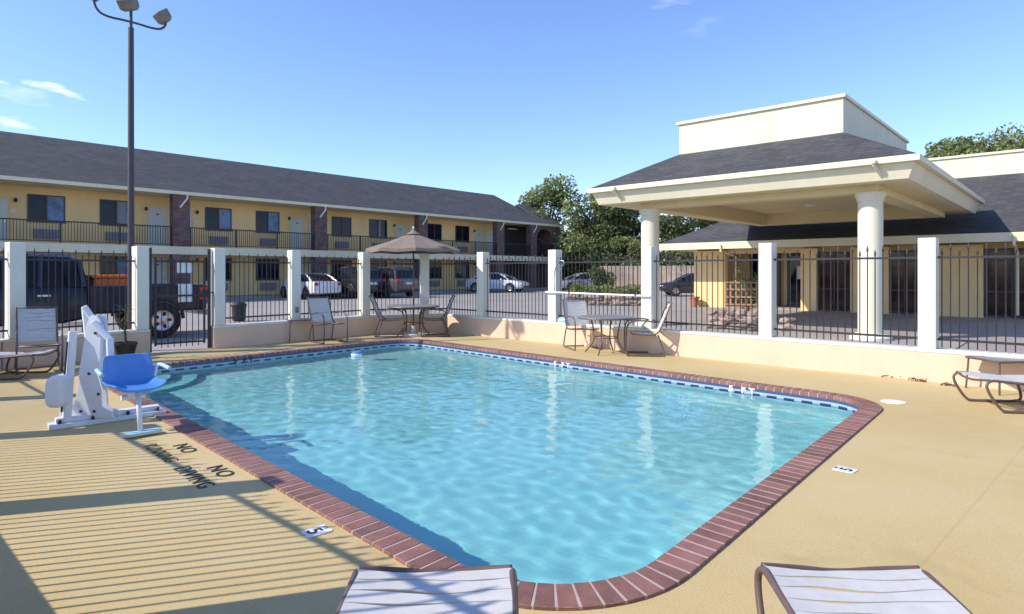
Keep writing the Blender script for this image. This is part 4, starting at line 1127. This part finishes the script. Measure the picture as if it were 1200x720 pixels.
def car(name, label, cat, loc, ang, paint, kind, group=None):
    t = thing(name, label, cat, loc, ang, group)
    if kind == 'sedan':
        st = [(-2.34, .45, .82, .72), (-2.28, .32, .95, .82), (-1.9, .25, 1.0, .88), (-1.2, .2, .98, .9), (0, .19, .95, .91), (1.0, .19, .94, .9), (1.6, .22, .88, .89), (2.1, .28, .78, .85), (2.3, .34, .66, .76), (2.35, .4, .58, .68)]
        gh = [(-1.95, .96, .985, .76, .72), (-1.35, .96, 1.28, .80, .64), (-.8, .95, 1.42, .82, .60), (-.1, .94, 1.455, .83, .60), (.4, .93, 1.41, .82, .60), (.85, .92, 1.19, .80, .66), (1.25, .9, .945, .76, .74)]
        wx = (-1.45, 1.42); wr = .33; top = (2, 5); lz = .8
    else:
        st = [(-2.4, .45, 1.0, .84), (-2.36, .35, 1.12, .9), (-1.9, .28, 1.14, .95), (-1.2, .24, 1.13, .97), (0, .22, 1.1, .97), (.9, .22, 1.08, .97), (1.5, .26, 1.04, .95), (2.1, .32, .96, .92), (2.35, .38, .84, .84), (2.42, .45, .74, .76)]
        gh = [(-2.36, 1.1, 1.14, .86, .84), (-2.2, 1.1, 1.60, .87, .74), (-1.9, 1.1, 1.76, .88, .70), (-1.0, 1.09, 1.80, .89, .70), (0, 1.08, 1.78, .89, .70), (.45, 1.07, 1.70, .88, .70), (.85, 1.06, 1.40, .86, .74), (1.25, 1.04, 1.08, .82, .8)]
        wx = (-1.45, 1.5); wr = .38; top = (2, 5); lz = 1.0
    bd = MB().loft([body_ring(*s) for s in st]).build('body', paint, t, smooth=True, auto=True)
    MB().loft([gh_ring(*s) for s in gh]).build('glass', M['carglass'], t, smooth=True, auto=True)
    # roof skin and pillars
    mb = MB(); seq = gh[top[0]:top[1] + 1]
    rr = []
    for (x, zb, zt, hb, ht) in seq:
        rr.append([(x, ht * 1.02, zt - .06), (x, ht * .84, zt + .008), (x, -ht * .84, zt + .008), (x, -ht * 1.02, zt - .06), (x, -ht * .8, zt - .03), (x, ht * .8, zt - .03)])
    mb.loft(rr)
    mb.build('roof_panel', paint, t, smooth=True, auto=True)
    for s in (-1, 1):
        f0, f1 = gh[-1], gh[top[1]]; b0_, b1_ = gh[0], gh[top[0]]
        MB().tube([(f0[0], s * f0[3], f0[1]), ((f0[0] + f1[0]) / 2, s * (f0[3] * .5 + f1[4] * .52), (f0[2] * .5 + f1[2] * .5)), (f1[0], s * f1[4], f1[2] - .03)], .035, 6).build('pillar', paint, t)
        MB().tube([(b0_[0] + .1, s * b0_[3], b0_[1] + .0), ((b0_[0] + b1_[0]) / 2, s * (b0_[3] + b1_[4]) / 2 * 1.01, (b0_[2] + b1_[2]) / 2), (b1_[0], s * b1_[4], b1_[2] - .03)], .06, 6).build('pillar', paint, t)
        MB().tube([(-.25, s * gh[3][3], gh[3][1]), (-.25, s * gh[3][4], gh[3][2] - .04)], .03, 6).build('pillar', paint, t)
        MB().box((st[0][0] + .05, s * st[1][3] * .84, lz + .03), (.12, .22, .17)).build('tail_light', M['red'], t, bevel=.02)
        MB().box((st[-2][0] - .08, s * st[-2][3] * .80, st[-2][2] - .03), (.22, .26, .1)).build('headlight', M['headlamp'], t, bevel=.02)
        MB().box((.75, s * (st[4][3] + .08), gh[-1][1] + .06), (.12, .16, .11)).build('mirror', paint, t, bevel=.02)
        for x in wx:
            mb = MB().tube([(x + math.cos(a_) * wr * 1.1, s * (st[4][3] - .02), wr + math.sin(a_) * wr * 1.1) for a_ in [PI * q / 14 for q in range(15)]], .035, 6); mb.build('wheel_arch', M['black'], t)
            wheel(t, x, s * (st[4][3] - .06), wr)
    MB().box((st[0][0] - .0, 0, lz - .16), (.05, .5, .13)).build('number_plate', M['plate'], t)
    MB().box((st[0][0] + .06, 0, .42), (.2, st[1][3] * 1.7, .14)).build('bumper', M['black'] if kind != 'sedan' else paint, t, bevel=.03)
    MB().box((st[-1][0] - .04, 0, .42), (.12, 1.0, .14)).build('grille', M['black'], t, bevel=.02)
    return t
def vplace(px, v):      # ground point at pixel column px on the line v
    k_ = (px - 600) / F; d = -v / (-(U1.y) - U1.x * k_) ; return Vector((k_ * d, d, 0))
aOUT = math.atan2(U1.y, U1.x); aIN = aOUT + PI      # nose towards pool / towards motel
car('white_hatchback', 'white sedan parked nose-in at the motel, tail and side showing', 'car', vplace(362, -33.4), aIN + R(-4), M['carwhite'], 'sedan', 'cars parked along the motel')
car('dark_suv', 'black SUV parked nose-in, half hidden behind a white fence column', 'car', vplace(411, -32.6), aIN + R(-2), M['carblack'], 'suv', 'cars parked along the motel')
car('grey_suv', 'grey SUV parked nose-in behind the umbrella, tail lights showing', 'car', vplace(448, -31.8), aIN + R(3), M['cargrey'], 'suv', 'cars parked along the motel')
car('white_sedan', 'white sedan with its nose towards the pool near the brick motel end', 'car', vplace(583, -33.0), aOUT + R(18), M['carwhite'], 'sedan', 'cars parked along the motel')
car('silver_car', 'silver car in the distance under the trees, behind the rescue pole', 'car', Vector((5.6, 50, 0)), R(200), M['carsilver'], 'sedan')
car('black_car', 'black car by the board fence, half hidden by the yellow lobby pier', 'car', Vector((11.6, 40, 0)), R(178), M['carblack'], 'sedan')
# pickup: tail at s=6.26, near side v=-15.6
tk = thing('pickup_truck', 'dark navy pickup truck parked behind the pool fence and gate', 'pickup truck', P(-15.6 - 1.0, 6.35 - 2.95), SITE - PI / 2)
st = [(-.45, .5, 1.18, .98), (0, .42, 1.2, 1.0), (1.0, .42, 1.2, 1.0), (1.5, .45, 1.2, 1.0), (2.3, .5, 1.16, .98), (2.8, .5, 1.05, .92), (2.92, .55, .95, .85)]
MB().loft([body_ring(*s) for s in st]).build('body', M['navy'], tk, smooth=True, auto=True)
gh = [(-.5, 1.18, 1.24, .88, .86), (-.42, 1.18, 1.75, .88, .74), (-.2, 1.18, 1.86, .88, .72), (.6, 1.18, 1.88, .88, .72), (1.0, 1.18, 1.80, .88, .73), (1.4, 1.18, 1.5, .86, .78), (1.75, 1.16, 1.2, .84, .84)]
MB().loft([gh_ring(*s) for s in gh]).build('glass', M['carglass'], tk, smooth=True, auto=True)
mb = MB(); mb.loft([[(x, ht * 1.03, zt - .07), (x, ht * .84, zt + .01), (x, -ht * .84, zt + .01), (x, -ht * 1.03, zt - .07), (x, -ht * .8, zt - .04), (x, ht * .8, zt - .04)] for (x, zb, zt, hb, ht) in gh[1:5]])
mb.build('roof_panel', M['navy'], tk, smooth=True, auto=True)
for s in (-1, 1):
    for pth in ([(1.72, s * .85, 1.18), (1.0, s * .74, 1.8)], [(.35, s * .885, 1.18), (.3, s * .73, 1.84)], [(-.42, s * .89, 1.18), (-.36, s * .75, 1.76)]):
        MB().tube(pth, .045, 6).build('pillar', M['navy'], tk)
    MB().bx(-2.9, -.5, s * .98 - .04, s * .98 + .04, .62, 1.20).build('bed_side', M['navy'], tk, bevel=.03)
    MB().bx(-2.93, -2.72, s * .93 - .10, s * .93 + .10, .84, 1.16).build('tail_light', M['red'], tk, bevel=.02)
    MB().box((2.78, s * .72, .86), (.2, .3, .2)).build('headlight', M['headlamp'], tk, bevel=.03)
    MB().box((1.3, s * 1.12, 1.25), (.14, .22, .26)).build('mirror', M['black'], tk, bevel=.03)
    MB().box((.3, s * 1.005, 1.02), (.22, .03, .035)).build('door_handle', M['chrome'], tk)
    MB().box((.5, s * 1.0, .42), (2.2, .12, .05)).build('running_board', M['chrome'], tk)
    for x in (-1.92, 1.75):
        MB().tube([(x + math.cos(a_) * .45, s * 1.0, .42 + math.sin(a_) * .45) for a_ in [PI * q / 14 for q in range(15)]], .04, 6).build('wheel_arch', M['black'], tk)
        wheel(tk, x, s * .93, .40, .27)
MB().bx(-2.86, -.5, -.94, .94, .60, .68).build('bed_floor', M['black'], tk)
MB().bx(-2.93, -2.86, -.82, .82, .62, 1.20).build('tailgate', M['navy'], tk, bevel=.02)
MB().bx(-3.08, -2.94, -.9, .9, .46, .60).build('bumper', M['chrome'], tk, bevel=.03)
MB().box((2.95, 0, .82), (.1, 1.1, .3)).build('grille', M['black'], tk, bevel=.02)
# orange crate in the bed
cp = P(-15.6 - .9, 6.35 - 2.95) - U2 * 0
t = thing('orange_crate', 'orange plastic tool crate riding in the bed of the pickup', 'crate', P(-16.4, 6.35 - 2.95 + 1.25, .68), SITE - PI / 2)
MB().box((0, 0, .36), (1.15, .6, .64), taper=.96).build('body', M['orange'], t, bevel=.03)
MB().box((0, 0, .72), (1.2, .66, .08)).build('lid', M['orange'], t, bevel=.03)

# ------------------------------------------------------------------ rocks, lattice, pots, board fence
def rock(mb, c, s):
    import mathutils
    n0 = len(mb.bm.verts)
    r = bmesh.ops.create_icosphere(mb.bm, subdivisions=1, radius=1)
    rot = Matrix.Rotation(random.uniform(0, 6), 3, Vector((random.random(), random.random(), random.random())).normalized())
    for v in r['verts']:
        k_ = random.uniform(.8, 1.15); p = rot @ v.co; v.co = Vector((p.x * s[0] * k_, p.y * s[1] * k_, p.z * s[2] * k_)) + Vector(c)
def rock_wall(name, label, p, q, h, s=.16, depth=.35, plants=None):
    d = q - p; L = d.length
    t = thing(name, label, 'stone planter', p, math.atan2(d.y, d.x), 'low rubble stone planters')
    mb = MB(); nz = max(2, int(h / (s * .85))); nx = int(L / (s * 1.5))
    for iz in range(nz):
        for ix in range(nx):
            for iy in range(2):
                rock(mb, ((ix + .5 + random.uniform(-.3, .3)) * L / nx, (iy - .5) * depth + random.uniform(-.04, .04), (iz + .45) * h / nz), (s * random.uniform(.7, 1.15), s * random.uniform(.6, 1), s * random.uniform(.45, .62)))
    mb.build('stones', M['rock'], t)
    return t
rock_wall('rock_planter', 'pinkish rubble planter between the fence and the lattice trellis', gp(836, 384), gp(893, 388), .52, .17, .5)
rock_wall('rock_planter', 'small rubble pile right of the white column, in front of the canopy', gp(912, 387), gp(930, 388), .38, .15, .4)
rock_wall('rock_planter', 'long low rubble edging in front of the shrubs below the board fence', gp(664, 357), gp(752, 358), .50, .22, .4)
# lattice
a, b = gp(850, 369.5), gp(893, 370.5); d = b - a
t = thing('lattice_trellis', 'reddish wooden lattice trellis in front of the lobby entrance', 'trellis', a, math.atan2(d.y, d.x))
L = d.length; mb = MB()
for i in range(8): mb.box((L * i / 7, 0, .6), (.06, .03, 1.15))
mb.build('uprights', M['lattice'], t)
mb = MB()
for z in (.12, .38, .64, .9, 1.14): mb.box((L / 2, -.032, z), (L, .03, .055))
mb.build('slats', M['lattice'], t)

def leafcloud(mb, blobs, n, size, seedoff=0):
    tot = sum(b[3] for b in blobs)
    for (c, rx, rz, wgt) in blobs:
        m_ = int(n * wgt / tot)
        for i in range(m_):
            # biased to the shell, uneven
            while True:
                u = Vector((random.uniform(-1, 1), random.uniform(-1, 1), random.uniform(-1, 1)))
                if .05 < u.length < 1: break
            u = u.normalized() * (u.length ** .45)
            k_ = 1 + .25 * math.sin(u.x * 5 + c[0]) * math.sin(u.z * 6 + c[1] * 2 + u.y * 4)
            p = Vector((c[0] + u.x * rx * k_, c[1] + u.y * rx * k_, c[2] + u.z * rz * k_))
            s = size * random.uniform(.55, 1.3)
            a = Vector((random.gauss(0, 1), random.gauss(0, 1), random.gauss(0, .7))).normalized(); b_ = a.cross(Vector((random.gauss(0, 1), random.gauss(0, 1), random.gauss(0, 1)))).normalized()
            mb.poly([p - a * s, p + b_ * s * .55, p + a * s, p - b_ * s * .55])
def tree(name, label, loc, h, cr, n, size, leafm, group, trunk_h=None, nb=26, spread=1.0, low=.25, seed=0):
    random.seed(seed + 11)
    t = thing(name, label, 'tree', loc, 0, group)
    th = trunk_h or h * .35
    mb = MB()
    tr = .035 * h
    mb.tube(smoothpath([(0, 0, -.1), (.15, .1, th * .5), (0, .2, th)], 2), tr, 8, rs=None)
    blobs = []
    for i in range(nb):
        a = random.uniform(0, 2 * PI); rr_ = cr * math.sqrt(random.random()) * .85
        zt = random.uniform(low, 1.0)
        env = math.sin(PI * min(1, max(0.12, (zt - low * .6) / (1.02 - low * .6)))) ** .5
        rr_ *= env
        c = (rr_ * math.cos(a), rr_ * math.sin(a), h * zt * .93)
        s = cr * random.uniform(.18, .36)
        blobs.append((c, s * spread, s * random.uniform(.5, .8), s * s))
        mid = Vector((c[0] * .45, c[1] * .45, th + (c[2] - th) * .5))
        mb.tube([(0, .15, th * .9), mid, c], tr * .3, 5, rs=[tr * .55, tr * .3, tr * .08])
    mb.build('trunk', M['bark'], t, smooth=True)
    mb = MB(); leafcloud(mb, blobs, n, size)
    mb.build('crown', leafm, t)
    return t
TG = 'trees beyond the parking lot'
def pxp(px, d): return Vector(((px - 600) / F * d, d, -.02))
def th(py, d): return E + (HZ - py) / F * d
tree('oak_tree', 'airy tall oak rising just right of the motel roof end', pxp(640, 60), th(207, 60), 4.6, 9000, .17, M['leafA'], TG, seed=1)
tree('oak_tree', 'broad oak whose top touches the canopy corner, behind the board fence', pxp(692, 58), th(214, 58), 4.6, 9500, .17, M['leafA'], TG, seed=2)
tree('oak_tree', 'dark dense oak seen between the canopy column and the lobby', pxp(745, 56), th(226, 56), 5.2, 12000, .17, M['leafB'], TG, seed=3, low=.15)
tree('oak_tree', 'dark oak behind the lobby roof, below the canopy edge', pxp(815, 56), th(238, 56), 5.0, 11000, .17, M['leafB'], TG, seed=4, low=.12)
tree('young_tree', 'bright green low tree in front of the dark oaks', pxp(683, 60), th(268, 60), 3.0, 7000, .12, M['leafC'], TG, seed=5, low=.2)
tree('young_tree', 'mid green bushy tree beside the farther round column', pxp(735, 55), th(278, 55), 2.8, 7000, .12, M['leafA'], TG, seed=6, low=.12)
tree('young_tree', 'small tree close to the brick end of the motel', pxp(660, 62), th(262, 62), 2.8, 6000, .14, M['leafB'], TG, seed=12, low=.1)
tree('oak_tree', 'wide oak beyond the board fence, farthest back', pxp(700, 75), th(250, 75), 7.5, 12000, .22, M['leafB'], TG, seed=13, low=.05)
tree('oak_tree', 'broad oak crown showing over the lobby parapet near the right edge', pxp(1190, 50), th(150, 50), 6.2, 16000, .17, M['leafA'], 'tree crowns behind the lobby', seed=7, low=.55, nb=60)
tree('oak_tree', 'oak crown over the lobby roof just right of the canopy corner', pxp(1125, 54), th(162, 54), 5.0, 14000, .17, M['leafA'], 'tree crowns behind the lobby', seed=8, low=.55, nb=50)
tree('pecan_tree', 'tree whose tip barely shows over the motel roof ridge', pxp(292, 62), th(186, 62), 3.0, 4000, .18, M['leafB'], None, seed=9, low=.4)
random.seed(21)
def shrub(name, label, loc, r, h, n, size, m, group=None):
    mb = MB(); bl = [((random.uniform(-r, r) * .6, random.uniform(-r, r) * .6, h * random.uniform(.3, .75)), r * random.uniform(.35, .55), h * random.uniform(.25, .4), 1) for _ in range(7)]
    leafcloud(mb, bl, n, size)
    for i in range(7): mb.tube([(0, 0, 0), (bl[i][0][0] * .5, bl[i][0][1] * .5, h * .3), bl[i][0]], .012, 4)
    o = mb.build(name, m, None, loc=loc); return tag(o, label, 'shrub', group)
SG = 'shrubs below the board fence'
shrub('shrub', 'bright green shrub above the rubble edging, under the rescue pole crook', gp(684, 352), .75, 1.0, 1500, .07, M['leafC'], SG)
shrub('shrub', 'olive shrub above the rubble edging, middle of the row', gp(706, 352), .7, .9, 1200, .07, M['leafA'], SG)
shrub('shrub', 'low green shrub above the rubble edging, beside the farther column', gp(733, 351), .9, .85, 1500, .07, M['leafA'], SG)
shrub('shrub', 'dark tall shrub between the silver car and the board fence', pxp(706, 47), 1.1, 1.9, 2500, .1, M['leafB'], SG)
shrub('shrub', 'dark bush on the lot edge behind the motel-side sedan', pxp(668, 66), 2.6, 2.6, 3500, .12, M['leafB'], SG)
shrub('trellis_plant', 'spindly plant growing on top of the lattice trellis', gp(876, 369), .5, 1.7, 420, .06, M['leafA'])
# board fence
a, b = pxp(703, 50), pxp(822, 47); d = b - a; L = d.length
t = thing('board_fence', 'tall weathered board fence closing the far side of the lot', 'fence', a, math.atan2(d.y, d.x))
mb = MB(); n = int(L / .15)
for i in range(n): mb.box((L * (i + .5) / n, random.uniform(-.006, .006), 1.0), (L / n - .012, .02, 2.0 + random.uniform(-.02, .02)))
mb.build('boards', M['wood'], t)
mb = MB()
for z in (.4, 1.6): mb.box((L / 2, .05, z), (L, .05, .09))
mb.build('rails', M['wood'], t)
# terracotta pot
o = thing('terracotta_pot', 'terracotta pot at the foot of the yellow lobby pier', 'plant pot', P(-12.6, 25.7))
MB().lathe([(.14, 0), (.21, .36), (.24, .36), (.24, .43), (.2, .43), (.18, .36)], 18).build('pot', M['terracotta'], o, smooth=True, auto=True)
MB().lathe([(.17, .37), (.02, .39)], 14).build('soil', M['soil'], o)

# ------------------------------------------------------------------ sky, sun, camera
w = bpy.data.worlds.new('World'); bpy.context.scene.world = w; w.use_nodes = True
nt = w.node_tree; bg = nt.nodes['Background']
sky = nd(nt, 'ShaderNodeTexSky', sky_type='NISHITA'); sky.sun_disc = False
src = -SUN_TRAVEL
sky.sun_elevation = SUN_EL; sky.sun_rotation = math.atan2(src.x, src.y)
sky.air_density = 1.0; sky.dust_density = .1; sky.ozone_density = 5.0; sky.altitude = 100
# faint clouds low on the left, as in the photograph
tc = nd(nt, 'ShaderNodeTexCoord')
def cloud(px, py, rx, ry, amt, tilt=0):
    d = Vector(((px - 600) / F, 1, (HZ - py) / F)).normalized()
    sub = nd(nt, 'ShaderNodeVectorMath', operation='SUBTRACT'); nt.links.new(tc.outputs['Generated'], sub.inputs[0]); sub.inputs[1].default_value = d
    r_ = Vector((d.y, -d.x, 0)).normalized(); u_ = r_.cross(d).normalized()
    r2 = r_ * math.cos(tilt) + u_ * math.sin(tilt); u2 = u_ * math.cos(tilt) - r_ * math.sin(tilt)
    def dot(vv, s):
        n_ = nd(nt, 'ShaderNodeVectorMath', operation='DOT_PRODUCT'); nt.links.new(sub.outputs[0], n_.inputs[0]); n_.inputs[1].default_value = vv / s
        m_ = nd(nt, 'ShaderNodeMath', operation='POWER'); nt.links.new(n_.outputs['Value'], m_.inputs[0]); m_.inputs[1].default_value = 2; return m_.outputs[0]
    a_ = nd(nt, 'ShaderNodeMath', operation='ADD'); nt.links.new(dot(r2, rx), a_.inputs[0]); nt.links.new(dot(u2, ry), a_.inputs[1])
    mp = nd(nt, 'ShaderNodeMapping'); mp.inputs['Scale'].default_value = (16, 16, 60); nt.links.new(tc.outputs['Generated'], mp.inputs[0])
    nz = noise(nt, mp.outputs[0], 1.6, 6, .62)
    s_ = nd(nt, 'ShaderNodeMath', operation='MULTIPLY_ADD'); nt.links.new(nz, s_.inputs[0]); s_.inputs[1].default_value = -2.2; s_.inputs[2].default_value = 1.72
    b_ = nd(nt, 'ShaderNodeMath', operation='SUBTRACT'); nt.links.new(s_.outputs[0], b_.inputs[1]); b_.inputs[0].default_value = 1.0
    c_ = nd(nt, 'ShaderNodeMath', operation='SUBTRACT', use_clamp=True); nt.links.new(b_.outputs[0], c_.inputs[0]); nt.links.new(a_.outputs[0], c_.inputs[1])
    c2 = nd(nt, 'ShaderNodeMath', operation='ADD', use_clamp=True); nt.links.new(c_.outputs[0], c2.inputs[0]); c2.inputs[1].default_value = 0
    d_ = nd(nt, 'ShaderNodeMath', operation='MULTIPLY', use_clamp=True); nt.links.new(c2.outputs[0], d_.inputs[0]); d_.inputs[1].default_value = amt
    return d_.outputs[0]
col = mixc(nt, 1.0, sky.outputs[0], (1, 1, 1), 'MULTIPLY'); nt.nodes[-1].inputs[7].default_value = (1.02, .99, 1.10, 1)
CLOUDC = (6.6, 6.9, 7.6)
for args in ((50, 101, .045, .011, .75, -.1), (72, 106, .04, .008, .6, -.35), (-2, 98, .022, .010, .7, 0), (8, 142, .045, .012, .75, -.15), (22, 110, .06, .02, .35, 0), (790, 2, .06, .012, .3, .1), (825, 30, .05, .02, .12, .3)):
    col = mixc(nt, cloud(*args), col, (1, 1, 1))
    nt.nodes[-1].inputs[7].default_value = (*CLOUDC, 1)
nt.links.new(col, bg.inputs[0]); bg.inputs[1].default_value = .15
sun = bpy.data.lights.new('sun', 'SUN'); sun.cycles.is_caustics_light = True; sun.energy = 3.5; sun.angle = R(.53); sun.color = (1, .93, .82)
so = bpy.data.objects.new('sun', sun); C.objects.link(so)
dirv = Vector((SUN_TRAVEL.x * math.cos(SUN_EL), SUN_TRAVEL.y * math.cos(SUN_EL), -math.sin(SUN_EL)))
so.rotation_euler = dirv.to_track_quat('-Z', 'Y').to_euler(); so.location = (-10, -5, 12)
cam = bpy.data.cameras.new('camera'); co = bpy.data.objects.new('camera', cam); C.objects.link(co)
co.location = (0, 0, E); co.rotation_euler = (PI / 2, 0, 0)
cam.sensor_width = 36; cam.lens = F / 1200 * 36; cam.shift_y = -(360 - HZ) / 1200; cam.clip_end = 2000; cam.clip_start = .05
sc = bpy.context.scene; sc.camera = co
vs = sc.view_settings; vs.view_transform = 'Standard'; vs.look = 'None'; vs.gamma = 1; vs.use_curve_mapping = False; vs.exposure = 0.66
sc.cycles.transparent_max_bounces = 16; sc.cycles.max_bounces = 8
